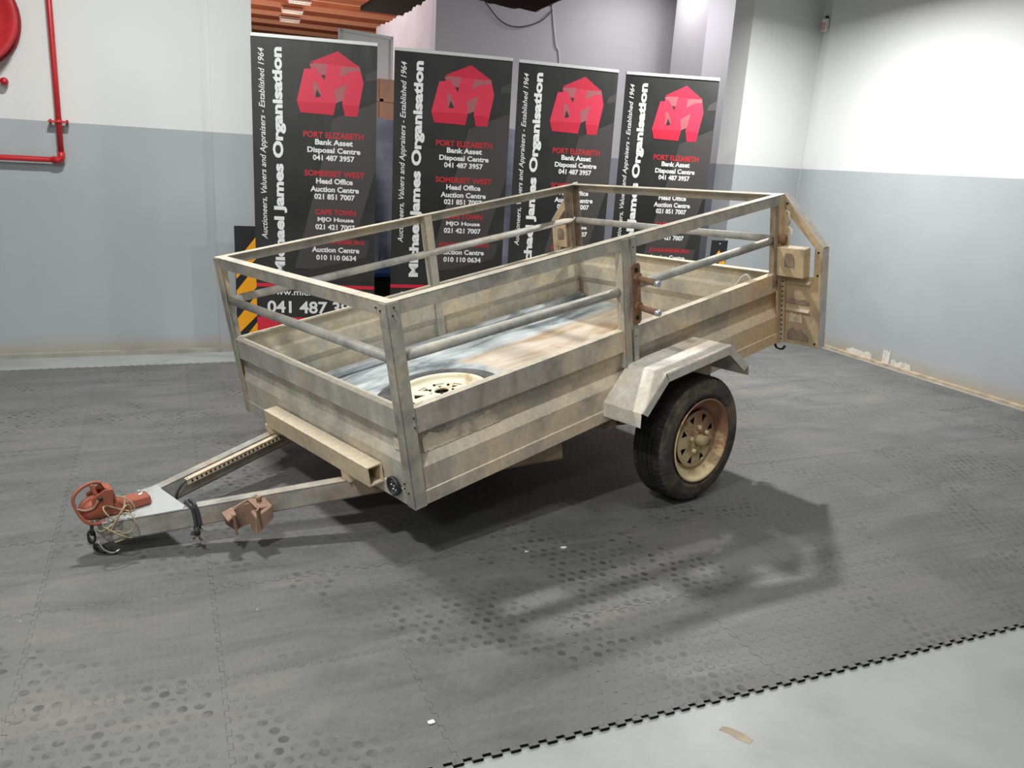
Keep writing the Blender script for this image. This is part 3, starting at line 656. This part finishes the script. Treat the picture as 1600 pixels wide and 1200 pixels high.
# rear wings with lamp boxes
def wing(s, y0):
    Y = lambda d: y0 + s * d      # d = distance outward
    m = 'sandy'
    mb = B(); mb.prism([(L, Y(.0), 0), (L, Y(.175), 0), (L, Y(.175), .35), (L, Y(.0), .35)], (.003, 0, 0)); wp = mb.build('wing_plate', M[m], TR)
    for z in (.325, .185):
        mb = B(); mb.prism([(L, Y(.03), z), (L - .014, Y(.03), z - .012), (L, Y(.03), z - .030)], (0, s * .125, 0)); mb.build('rib', M[m], wp)
    mudpatch(Y(.04), Y(.155), .02, .085, L - .001, 21, axis='x', mat='rustdark', n=9); mudpatch(Y(.03), Y(.15), .205, .235, L - .001, 23, axis='x', mat='rustdark', n=11); mudpatch(Y(.05), Y(.12), .11, .165, L - .001, 29, axis='x', mat='mud', n=9)
    mb = B(); mb.box((L - .004, Y(.17), 0), (L - .0, Y(.211), .492)); mb.build('wing_post', M[m], TR)
    mb = B(); mb.box((L - .004, Y(.208), 0), (L + .05, Y(.212), .494)); mb.build('wing_flange', M['guard'], TR)
    # diagonal
    mb = B(); mb.prism([(L - .004, Y(0), H), (L - .004, Y(.211), .494), (L - .004, Y(.165), .494), (L - .004, Y(0), H - .068)], (.004, 0, 0)); mb.build('diagonal_brace', M[m], TR)
    mb = B(); mb.hexa([(L - .004, Y(.0), H), (L + .036, Y(.0), H), (L + .036, Y(.211), .494), (L - .004, Y(.211), .494)], [(L - .004, Y(.004), H + .003), (L + .036, Y(.004), H + .003), (L + .036, Y(.215), .497), (L - .004, Y(.215), .497)]); mb.build('brace_flange', M['guard'], TR)
    # inner post up to the apex
    mb = B(); mb.prism([(L - .004, Y(.0), .34), (L - .004, Y(.04), .34), (L - .004, Y(.030), .55), (L - .004, Y(.012), H - .03), (L - .004, Y(0), H - .03)], (.004, 0, 0)); mb.build('gusset', M[m], TR)
    # lamp box
    lb = B().box((L - .062, Y(.006), .352), (L - .004, Y(.150), .492)).build('lamp_box', M[m], TR, .003)
    mudpatch(Y(.05), Y(.10), .40, .47, L - .0625, 31, axis='x', mat='rustdark', n=6, name='mud_smear')
    # perforated strip
    st = B().box((L - .010, Y(-.004), .0), (L - .006, Y(.026), .338)).build('perforated_strip', M[m], TR)
    for k in range(13): B().lathe([(0, -.0116), (.0042, -.0112), (.0042, -.0085)], 8, axis='x', c=(L, Y(.011), .018 + .0245 * k)).build('hole', M['dark'], st)
    for zz, d in ((.69, .02), (.47, .19), (.02, .19), (.36, .19)): B().lathe([(0, -.008), (.0055, -.006), (.0055, 0)], 8, axis='x', c=(L, Y(d), zz)).build('rivet', M['dark'], TR)
wing(-1, 0); wing(1, W)
B().tube(cat_pts([(L - .02, -.02, .66), (L - .03, -.045, .65), (L - .03, -.05, .61), (L - .02, -.035, .585), (L - .02, -.055, .57), (L - .02, -.06, .545)], 5), .005, 8).build('latch_hook', M['mud'], TR)
B().tube(cat_pts([(L - .01, .02, -.005), (L - .01, .015, -.03), (L - .01, -.02, -.035), (L - .01, -.035, -.015)], 5), .006, 8).build('tie_hook', M['chain'], TR)

# mudguards
def mudguard(s, y0):
    Y = lambda d: y0 + s * d; wd = .203
    P = [(.932, .030), (.941, .085), (1.095, .208), (1.526, .208), (1.653, .080), (1.655, .033)]
    th = .003
    mb = B()
    for i in range(5):
        (xa, za), (xb, zb) = P[i], P[i + 1]
        mb.hexa([(xa, Y(0), za), (xb, Y(0), zb), (xb, Y(wd), zb), (xa, Y(wd), za)], [(xa, Y(0), za + th), (xb, Y(0), zb + th), (xb, Y(wd), zb + th), (xa, Y(wd), za + th)])
    g = mb.build('mudguard', M['guard'], TR)
    # folded lip: each bend has its own piece, tapering at cuts
    for (xa, za), (xb, zb) in ((P[1], P[2]), (P[2], P[3]), (P[3], P[4])):
        dx, dz = xb - xa, zb - za; n = math.hypot(dx, dz); px, pz = dz / n, -dx / n
        if pz > 0: px, pz = -px, -pz
        dpt = .036
        ia = .004; 
        mb = B(); mb.prism([(xa + dx / n * ia, Y(wd), za + dz / n * ia), (xb - dx / n * ia, Y(wd), zb - dz / n * ia), (xb - dx / n * .014 + px * dpt, Y(wd), zb - dz / n * .014 + pz * dpt), (xa + dx / n * .014 + px * dpt, Y(wd), za + dz / n * .014 + pz * dpt)], (0, s * .003, 0)); mb.build('lip', M['guard'], g)
    mb = B(); mb.prism([(.944, Y(.0), .03), (.944, Y(0), .085), (1.10, Y(0), .206), (1.52, Y(0), .206), (1.645, Y(0), .082), (1.645, Y(0), .04)] + [(1.62, Y(0), .05), (1.50, Y(0), .175), (1.12, Y(0), .175), (.98, Y(0), .06)], (0, s * .003, 0)); mb.build('inner_flange', M['rustdark'], g)
    return g
mudguard(-1, 0); mudguard(1, W)

# wheels --------------------------------------------------------------
RT = .28
def tyre_mb(mb, seg=240):
    # half width .083 ; profile from inner bead round to outer bead ; y outward = negative
    hw = .083
    prof = [(.186, hw - .008), (.205, hw + .000), (.235, hw + .004), (.258, hw - .004), (.272, hw - .014), (.278, hw - .022)]
    tread = []
    gs = [.050, .022, -.006 + .0, -.030 + .0, -.052]
    y_ = hw - .026
    for g_ in (.036, .012, -.012, -.036):
        tread += [(.280, y_), (.280, g_ + .003), (.273, g_ + .002), (.273, g_ - .002), (.280, g_ - .003)]; y_ = g_ - .004
    prof += tread
    prof += [(.280, -(hw - .026)), (.278, -(hw - .022)), (.272, -(hw - .014)), (.258, -(hw - .004)), (.235, -(hw + .004)), (.212, -(hw + .002)), (.209, -(hw + .0035)), (.204, -(hw + .0015)), (.190, -(hw - .004)), (.184, -(hw - .010)), (.180, -(hw - .02))]
    n = len(prof)
    def rf(i, k, r):
        if k % 4 == 0 and r > .2715: return r - .004 if abs(prof[i][1]) > .050 else r - .0012
        return r
    def mf(i): return 1 if prof[i][0] > .2715 and prof[i + 1][0] > .2715 else 0
    mb.lathe(prof, seg, 0, 'y', radf=rf, smooth=True, mfun=mf)
    mb.sm = [m_ == 0 for m_ in mb.m]
    return mb
def rim_disc(parent, mats, y_=-.055, nh=8, hs=1.0):
    import bmesh
    bm = bmesh.new()
    def loop(pts):
        vs = [bm.verts.new(p) for p in pts]; return [bm.edges.new((vs[i], vs[(i + 1) % len(vs)])) for i in range(len(vs))]
    E = []; R1 = .128; N = 56
    E += loop([(R1 * math.cos(2 * math.pi * k / N), y_, R1 * math.sin(2 * math.pi * k / N)) for k in range(N)])
    E += loop([(.030 * math.cos(2 * math.pi * k / 20), y_, .030 * math.sin(2 * math.pi * k / 20)) for k in range(20)])
    for q in range(nh):
        a = 2 * math.pi * (q + .35) / nh
        tri = [(.112 - .040 * hs, 0), (.112, -.0205 * hs), (.112, .0205 * hs)]
        rt = []
        for i in range(3):
            p, c_, nx_ = Vector(tri[i - 1]), Vector(tri[i]), Vector(tri[(i + 1) % 3])
            rt += [c_ + (p - c_).normalized() * .005, c_ + (nx_ - c_).normalized() * .005]
        E += loop([(p.x * math.cos(a) - p.y * math.sin(a), y_, p.x * math.sin(a) + p.y * math.cos(a)) for p in rt])
    bmesh.ops.triangle_fill(bm, use_beauty=True, edges=E, normal=(0, -1, 0))
    # dish the disc
    for v in bm.verts:
        rr_ = math.hypot(v.co.x, v.co.z); v.co.y = y_ + (-.010 if rr_ < .05 else 0) + (.004 if rr_ > .12 else 0)
    me = bpy.data.meshes.new('rim_disc'); bm.to_mesh(me); bm.free(); me.materials.append(mats)
    o = bpy.data.objects.new('rim_disc', me); COL.objects.link(o); o.parent = parent
    s_ = o.modifiers.new('thick', 'SOLIDIFY'); s_.thickness = .005; s_.offset = 0
    return o
RIMP = [(.186, -.082), (.188, -.086), (.183, -.088), (.176, -.084), (.173, -.074), (.168, -.062), (.152, -.056), (.146, -.052), (.140, -.040), (.130, -.034), (.127, -.034), (.128, .05), (.150, .06), (.172, .072), (.180, .084), (.186, .084)]
def wheel_parts(parent, rimmat, tyremat, hub=True, dy_=-.055):
    rb = B().lathe(RIMP, 64).build('rim', M[rimmat], parent); rb.modifiers.new('thick', 'SOLIDIFY').thickness = .003
    rim_disc(parent, M[rimmat], dy_, 8, 1.0 if hub else 1.25)
    B().lathe([(0, dy_ + .012), (.120, dy_ + .012), (.124, dy_ + .02), (.124, .03), (0, .03)], 40).build('drum_or_shade_disc', M['dark'], parent)  # black disc added for shade behind rim holes; brake drum on axle wheels only
    if hub:
        B().lathe([(0, -.112), (.020, -.110), (.025, -.104), (.026, -.060), (.036, -.058), (.040, -.050), (.040, .02)], 24).build('hub_cap', two('olive grease cap', (.42, .34, .16), (.28, .22, .11), 20), parent)
        for k in range(5):
            a = 2 * math.pi * (k + .2) / 5; B().lathe([(0, -.078), (.006, -.078), (.010, -.074), (.011, -.060), (.011, -.045)], 6, c=(.055 * math.cos(a), 0, .055 * math.sin(a)), smooth=False).build('wheel_nut', M['sandy'], parent)
    else:
        for k in range(5):
            a = 2 * math.pi * (k + .2) / 5; B().lathe([(0, -.066), (.0055, -.066), (.0055, -.060)], 10, c=(.045 * math.cos(a), -.024, .055 * math.sin(a))).build('bolt_hole', M['dark'], parent)
def wheel(parent, y, flip=False):
    t_ = tyre_mb(B()).build('wheel', [M['rubber'], M['tread']], parent); t_.location = (1.345, y, -.179)
    if flip: t_.rotation_euler = (0, 0, math.pi)
    wheel_parts(t_, 'rimrust', 'rubber'); return t_
wheel(TR, -.100); wheel(TR, W + .100, True)
B().tube([(1.345, -.05, -.179), (1.345, W + .05, -.179)], .024, 14).build('axle', M['rustdark'], TR)
for y in (.06, W - .06):
    for q in range(4):
        B().prism([(1.345 - .32 + .05 * q, y - .025, -.06 - .010 * q), (1.345, y - .025, -.135 - .010 * q + .0), (1.345 + .32 - .05 * q, y - .025, -.06 - .010 * q), (1.345 + .32 - .05 * q, y - .025, -.052 - .010 * q), (1.345, y - .025, -.127 - .010 * q), (1.345 - .32 + .05 * q, y - .025, -.052 - .010 * q)], (0, .05, 0)).build('leaf_spring', M['rustdark'], TR)
    for xx in (1.02, 1.67): B().box((xx - .02, y - .03, -.07), (xx + .02, y + .03, .0)).build('spring_hanger', M['rustdark'], TR)

# drawbar -------------------------------------------------------------
def dy(x): return .334 - .384 * x
def dz(x): return .059 - .0595 * (x + .85)
DH = .073
def leg(s):
    Y = lambda y: y if s < 0 else W - y
    w_ = .052; x0, x1 = -.835, .74
    mb = B()
    a0, a1 = dy(x0), dy(x1)
    i0, i1 = min(a0 + w_, W / 2), a1 + w_
    th = .004
    # channel: outer web, top flange, bottom flange
    mb.hexa([(x0, Y(a0), dz(x0) - DH), (x1, Y(a1), dz(x1) - DH), (x1, Y(a1 + th), dz(x1) - DH), (x0, Y(a0 + th), dz(x0) - DH)], [(x0, Y(a0), dz(x0)), (x1, Y(a1), dz(x1)), (x1, Y(a1 + th), dz(x1)), (x0, Y(a0 + th), dz(x0))])
    for zo in (0, -DH + th):
        mb.hexa([(x0, Y(a0), dz(x0) + zo - th), (x1, Y(a1), dz(x1) + zo - th), (x1, Y(i1), dz(x1) + zo - th), (x0, Y(i0), dz(x0) + zo - th)], [(x0, Y(a0), dz(x0) + zo), (x1, Y(a1), dz(x1) + zo), (x1, Y(i1), dz(x1) + zo), (x0, Y(i0), dz(x0) + zo)])
    mb.hexa([(x0, Y(i0 - th), dz(x0) - DH), (x1, Y(i1 - th), dz(x1) - DH), (x1, Y(i1), dz(x1) - DH), (x0, Y(i0), dz(x0) - DH)], [(x0, Y(i0 - th), dz(x0)), (x1, Y(i1 - th), dz(x1)), (x1, Y(i1), dz(x1)), (x0, Y(i0), dz(x0))])
    return mb.build('drawbar_leg', M['drawbar'], TR)
leg(-1); leg(1)
# gusset plate on top
zt = lambda x: dz(x) + .004
mb = B(); P = [(-.842, dy(-.842) - .0), (-.60, dy(-.60)), (-.585, dy(-.585) + .03), (-.60, W / 2 + .07), (-.60, W - dy(-.60) - .02), (-.655, W - dy(-.655)), (-.842, W - dy(-.842))]
mb.prism([(x, y, zt(x) - .004) for x, y in P], (0, 0, .004)); mb.build('gusset_plate', two('bare metal plate', (.50, .53, .53), (.40, .33, .25), 8, .5, .75, .45, .3, .15), TR)
mb = B(); mb.hexa([(-.842, dy(-.842), dz(-.842) - DH), (-.836, dy(-.842), dz(-.842) - DH), (-.836, W - dy(-.842), dz(-.842) - DH), (-.842, W - dy(-.842), dz(-.842) - DH)], [(-.842, dy(-.842), dz(-.842)), (-.836, dy(-.842), dz(-.842)), (-.836, W - dy(-.842), dz(-.842)), (-.842, W - dy(-.842), dz(-.842))]); mb.build('nose_plate', M['drawbar'], TR)
# cross beam (open square tube)
bx0, bx1, bz0, bz1, by0, by1 = -.066, -.006, .046, .120, .185, 1.045
mb = B(); tt = .005
mb.box((bx0, by0, bz1 - tt), (bx1, by1, bz1)); mb.box((bx0, by0, bz0), (bx1, by1, bz0 + tt)); mb.box((bx0, by0, bz0 + tt), (bx0 + tt, by1, bz1 - tt)); mb.box((bx1 - tt, by0, bz0 + tt), (bx1, by1, bz1 - tt))
mb.build('cross_beam', M['beam'], TR)
for y0_ in (dy(-.03) - .0, W - dy(-.03) - .06): B().box((-.064, y0_, .008), (-.010, y0_ + .055, .0455)).build('beam_packer', M['beam'], TR)
# perforated strip on far leg
mb = B(); n_ = 26
def fy(x): return W - dy(x) - .052
st = B()
a, b = -.50, -.03
st.hexa([(a, fy(a) - .03, dz(a) - .010), (b, fy(b) - .03, dz(b) - .010), (b, fy(b) - .002, dz(b) - .010), (a, fy(a) - .002, dz(a) - .010)], [(a, fy(a) - .03, dz(a) - .004), (b, fy(b) - .03, dz(b) - .004), (b, fy(b) - .002, dz(b) - .004), (a, fy(a) - .002, dz(a) - .004)])
st.hexa([(a, fy(a) - .03, dz(a) - .024), (b, fy(b) - .03, dz(b) - .024), (b, fy(b) - .026, dz(b) - .024), (a, fy(a) - .026, dz(a) - .024)], [(a, fy(a) - .03, dz(a) - .004), (b, fy(b) - .03, dz(b) - .004), (b, fy(b) - .026, dz(b) - .004), (a, fy(a) - .026, dz(a) - .004)])
so = st.build('perforated_strip', M['beam'], TR)
for k in range(22):
    x = a + .02 + (b - a - .03) * k / 21
    B().lathe([(0, -.031), (.006, -.0305), (.006, -.029)], 8, c=(x, fy(x), dz(x) - .0145)).build('hole', M['dark'], so)
B().tube(cat_pts([(-.49, fy(-.49) - .015, .03), (-.52, fy(-.52) - .02, .025), (-.545, fy(-.545) - .01, -.005), (-.55, fy(-.55) - .0, -.03)], 5), .005, 8).build('brake_wire', M['cable'], TR)

# coupling -------------------------------------------------------------
c0 = W / 2
cp = B()
# tongue
cp.hexa([(-.80, c0 - .030, .062), (-.665, c0 - .030, .054), (-.665, c0 + .030, .054), (-.80, c0 + .030, .062)], [(-.80, c0 - .030, .105), (-.665, c0 - .030, .088), (-.665, c0 + .030, .088), (-.80, c0 + .030, .105)])
CO = cp.build('coupling', M['coupling'], TR, .006)
hd = B()   # body lofted along x : (x, halfwidth, zlow, zhigh)
secs = [(-.888, .018, .092, .112), (-.882, .030, .080, .124), (-.868, .038, .070, .136), (-.848, .040, .066, .142), (-.83, .037, .064, .142), (-.81, .033, .062, .138), (-.785, .031, .060, .125), (-.75, .030, .060, .102)]
n8 = 12; vs = []
for x, hw_, zl, zh in secs:
    for k in range(n8):
        a = 2 * math.pi * k / n8; ca, sa = math.cos(a), math.sin(a)
        e_ = lambda v: math.copysign(abs(v) ** .6, v)
        vs.append((x, c0 + hw_ * e_(ca), (zl + zh) / 2 + (zh - zl) / 2 * e_(sa)))
fs = [(i * n8 + k, i * n8 + (k + 1) % n8, (i + 1) * n8 + (k + 1) % n8, (i + 1) * n8 + k) for i in range(len(secs) - 1) for k in range(n8)]
fs += [tuple(range(n8))[::-1], tuple((len(secs) - 1) * n8 + k for k in range(n8))]
hd.add(vs, fs, 0, True); hd.build('ball_socket', M['coupling'], CO)
for yy in (-1, 1):
    B().prism([(-.852, c0 + yy * .032, .115), (-.79, c0 + yy * .032, .09), (-.775, c0 + yy * .032, .160), (-.80, c0 + yy * .032, .168), (-.848, c0 + yy * .032, .150)], (0, yy * .006, 0)).build('side_cheek', M['coupling'], CO, .002)
B().prism([(-.80, c0 - .032, .170), (-.775, c0 - .032, .162), (-.772, c0 - .032, .105), (-.779, c0 - .032, .105), (-.783, c0 - .032, .158)], (0, .064, 0)).build('housing_back', M['coupling'], CO, .003)
B().lathe([(0, -.044), (.007, -.043), (.008, -.036)], 12, c=(-.822, c0, .142)).build('pivot_pin', M['chain'], CO)
hp = cat_pts([(-.80, c0 + .01, .178), (-.825, c0 + .006, .190), (-.86, c0 - .0, .188), (-.888, c0 - .006, .174), (-.899, c0 - .010, .155), (-.898, c0 - .018, .125), (-.890, c0 - .030, .092), (-.875, c0 - .038, .070), (-.85, c0 - .042, .060), (-.825, c0 - .042, .062)], 5)
B().tube(hp, .0062, 10).build('handle', M['coupling'], CO)
B().tube(cat_pts([(-.832, c0 + .0, .188), (-.830, c0 - .005, .165), (-.824, c0 - .01, .14)], 4), .007, 10).build('handle_strut', M['coupling'], CO)
B().tube(cat_pts([(-.897, c0 - .02, .128), (-.875, c0 - .036, .118), (-.85, c0 - .040, .120), (-.83, c0 - .040, .140)], 5), .0042, 8).build('release_lever', M['clamp'], CO)
B().lathe([(0, .103), (.006, .103), (.008, .100), (.008, .094), (.013, .092), (.013, .084)], 6, axis='z', c=(-.69, c0 + .012, 0), smooth=False).build('bolt', M['zinc'], CO)
# twine and rusty chain round the coupling
P = []
for k in range(46):
    a = k * .62; u = k / 45
    P.append((-.775 + .045 * math.sin(a * .7) - .03 * u, c0 - .045 - .02 * math.sin(a) - .07 * u, .105 - .075 * u + .030 * math.cos(a)))
tag(B().tube(cat_pts(P, 4), .0026, 6).build('twine', M['rope'], TR))
P = [(-.745, c0 - .02, .115), (-.76, c0 - .05, .09), (-.80, c0 - .07, .06), (-.845, c0 - .08, .045), (-.86, c0 - .04, .035), (-.85, c0 - .06, .02), (-.81, c0 - .09, .03), (-.78, c0 - .085, -.002), (-.80, c0 - .08, -.012), (-.825, c0 - .085, -.008)]
B().tube(cat_pts(P, 5), .0032, 6).build('twine', M['rope'], TR)
def link(c_, d, side, R0=.017, r0=.0042):
    c_, d, side = Vector(c_), Vector(d).normalized(), Vector(side).normalized()
    pts = []
    for k in range(16):
        a = 2 * math.pi * k / 16; pts.append(c_ + side * math.cos(a) * R0 * .6 + d * (math.sin(a) * R0 + math.copysign(.006, math.sin(a))))
    return pts
CH = [(-.872, c0 - .03, .045), (-.880, c0 - .032, .018), (-.880, c0 - .034, -.010), (-.865, c0 - .038, -.034), (-.842, c0 - .044, -.052)]
for k, c_ in enumerate(CH):
    nx_ = Vector(CH[min(k + 1, 4)]) - Vector(CH[max(k - 1, 0)])
    sd = Vector((0, 1, 0)) if k % 2 else Vector((1, 0, .2)); sd = nx_.cross(sd)
    B().tube(link(c_, nx_, sd), .0042, 6, closed=True).build('chain_link', M['chain'], TR)
B().tube(cat_pts([(-.868, c0 - .05, -.0), (-.858, c0 - .055, -.035), (-.835, c0 - .06, -.055), (-.812, c0 - .06, -.052)], 5), .003, 6).build('wire', M['zinc'], TR)

# jockey wheel clamp on near leg
xc = -.42; yc = dy(xc); zc = dz(xc)
CL = B(); CL.prism([(xc - .055, yc - .004, zc - .02), (xc + .045, yc - .004, zc - .006), (xc + .05, yc - .004, zc - .048), (xc + .02, yc - .004, zc - .085), (xc - .04, yc - .004, zc - .080), (xc - .058, yc - .004, zc - .055)], (0, -.006, 0)); CL = CL.build('jockey_clamp', M['clamp'], TR, .002)
P = []
for k in range(15):
    a = math.radians(-100 + 250 * k / 14); P.append((xc - .008 + .034 * math.sin(a), yc - .045 + .034 * math.cos(a)))
mb = B()
for k in range(14):
    (x0_, y0_), (x1_, y1_) = P[k], P[k + 1]
    cx, cy = xc - .008, yc - .045
    q = lambda x, y, f: (cx + (x - cx) * f, cy + (y - cy) * f)
    a0_, a1_ = q(x0_, y0_, 1.0), q(x1_, y1_, 1.0); b0_, b1_ = q(x0_, y0_, 1.14), q(x1_, y1_, 1.14)
    mb.hexa([(*a0_, zc - .080), (*a1_, zc - .080), (*b1_, zc - .080), (*b0_, zc - .080)], [(*a0_, zc - .018), (*a1_, zc - .018), (*b1_, zc - .018), (*b0_, zc - .018)])
mb.build('clamp_ring', M['clamp'], CL)
B().prism([(xc - .062, yc - .01, zc - .016), (xc - .030, yc - .01, zc - .012), (xc - .034, yc - .045, zc - .020), (xc - .062, yc - .050, zc - .028)], (0, 0, -.006)).build('ear', M['clamp'], CL, .001)
B().prism([(xc + .015, yc - .008, zc - .008), (xc + .062, yc - .008, zc - .012), (xc + .058, yc - .060, zc - .028), (xc + .02, yc - .055, zc - .022)], (0, 0, -.006)).build('ear', M['clamp'], CL, .001)
B().hexa([(xc - .002, yc - .072, zc - .092), (xc + .058, yc - .066, zc - .066), (xc + .058, yc - .030, zc - .062), (xc - .002, yc - .036, zc - .088)], [(xc + .008, yc - .070, zc - .040), (xc + .062, yc - .066, zc - .026), (xc + .062, yc - .030, zc - .020), (xc + .008, yc - .034, zc - .034)]).build('jaw', M['clamp'], CL, .003)
B().lathe([(0, .010), (.008, .010), (.008, 0)], 6, axis='z', c=(xc + .04, yc - .03, zc - .014), smooth=False).build('bolt', M['rust'], CL)
CL.data.transform(Matrix.Translation(Vector((xc, yc, zc - .03))) @ Matrix.Scale(1.28, 4) @ Matrix.Translation(-Vector((xc, yc, zc - .03))))
for q_ in [o_ for o_ in bpy.data.objects if o_.parent == CL]: q_.data.transform(Matrix.Translation(Vector((xc, yc, zc - .03))) @ Matrix.Scale(1.28, 4) @ Matrix.Translation(-Vector((xc, yc, zc - .03))))
# cable tied round near leg with plug
xk = -.575; yk = dy(xk); zk = dz(xk)
P = [(xk, yk + .01, zk + .012), (xk, yk - .008, zk + .010), (xk + .0, yk - .012, zk - .03), (xk - .004, yk - .012, zk - DH), (xk, yk + .02, zk - DH - .008), (xk + .008, yk + .055, zk - DH - .008), (xk + .004, yk + .062, zk - .03), (xk, yk + .05, zk + .010)]
KB = B().tube(cat_pts(P, 5, True), .006, 8, closed=True); KB.tube(cat_pts([(p[0] + .014, p[1], p[2] + .001) for p in P], 5, True), .006, 8, closed=True); KB = KB.build('lighting_cable', M['cable'], TR)
r = random.Random(5); kc = Vector((xk - .005, yk - .02, zk - DH - .022))
for k in range(9):
    d = Vector((r.uniform(-1, 1), r.uniform(-1, 1), r.uniform(-1, .6))).normalized() * .026
    B().tube([kc, kc + d * .6, kc + d], .0045, 6).build('bare_wire', M['brass'] if k % 2 else M['cable'], KB)
B().tube([kc + Vector((0, 0, .03)), kc], .010, 10).build('cable_boot', M['cable'], KB)
# 7 pin socket on front panel, near corner
sk = B().lathe([(0, 0), (.034, 0), (.036, .004), (.036, .016), (.030, .018), (.028, .006), (.012, .005), (0, .005)], 28, axis='x').build('lighting_socket', M['blackpl'], TR)
sk.data.transform(Matrix.Scale(-1, 4, (1, 0, 0))); sk.location = (-.010, .098, .062)
for k in range(7):
    a = 2 * math.pi * k / 6; rr_ = .018 if k < 6 else 0
    B().lathe([(0, -.010), (.004, -.010), (.004, -.004)], 8, axis='x', c=(0, rr_ * math.cos(a), rr_ * math.sin(a))).build('contact', M['zinc'], sk)
# white squiggle of string on the tailgate
B().tube(cat_pts([(L - .035, .26, .22), (L - .04, .24, .26), (L - .045, .20, .315), (L - .05, .16, .33), (L - .05, .12, .27), (L - .045, .08, .24)], 6), .006, 6).build('string', M['bwhite'], TR)

# spare wheel lying on the bed (its own thing)
SW = empty('spare_wheel'); mm2 = RM.to_4x4(); mm2.translation = Vector((.16691, .95477, .22299)) + RM @ Vector((.435, .412, .036 + .0875))
SW.matrix_world = mm2 @ Matrix.Rotation(math.radians(-90), 4, 'X')
tag(SW, 'spare wheel with cream rim lying flat on the trailer bed', 'wheel')
tyre_mb(B()).build('tyre', [M['rubber2'], M['rubber2']], SW); wheel_parts(SW, 'rimcream', 'rubber2', False, -.066)

# bits of litter on the mat
def litter(x, y, s, lab, seed):
    r = random.Random(seed); n = 7
    pts = [(x + s * r.uniform(.5, 1) * math.cos(2 * math.pi * k / n), y + s * r.uniform(.3, .7) * math.sin(2 * math.pi * k / n), .0016) for k in range(n)]
    tag(B().prism(pts, (0, 0, .003)).build('paper_scrap', M['whitepaint']), lab, 'litter', 'scraps of white paper on the mat')
litter(.745, .935, .018, 'torn white scrap on the mat below the trailer side', 1); litter(.595, .945, .009, 'tiny white scrap left of the torn one below the trailer', 2)
litter(-.02, .155, .016, 'white scrap on the mat near the bottom edge', 3)
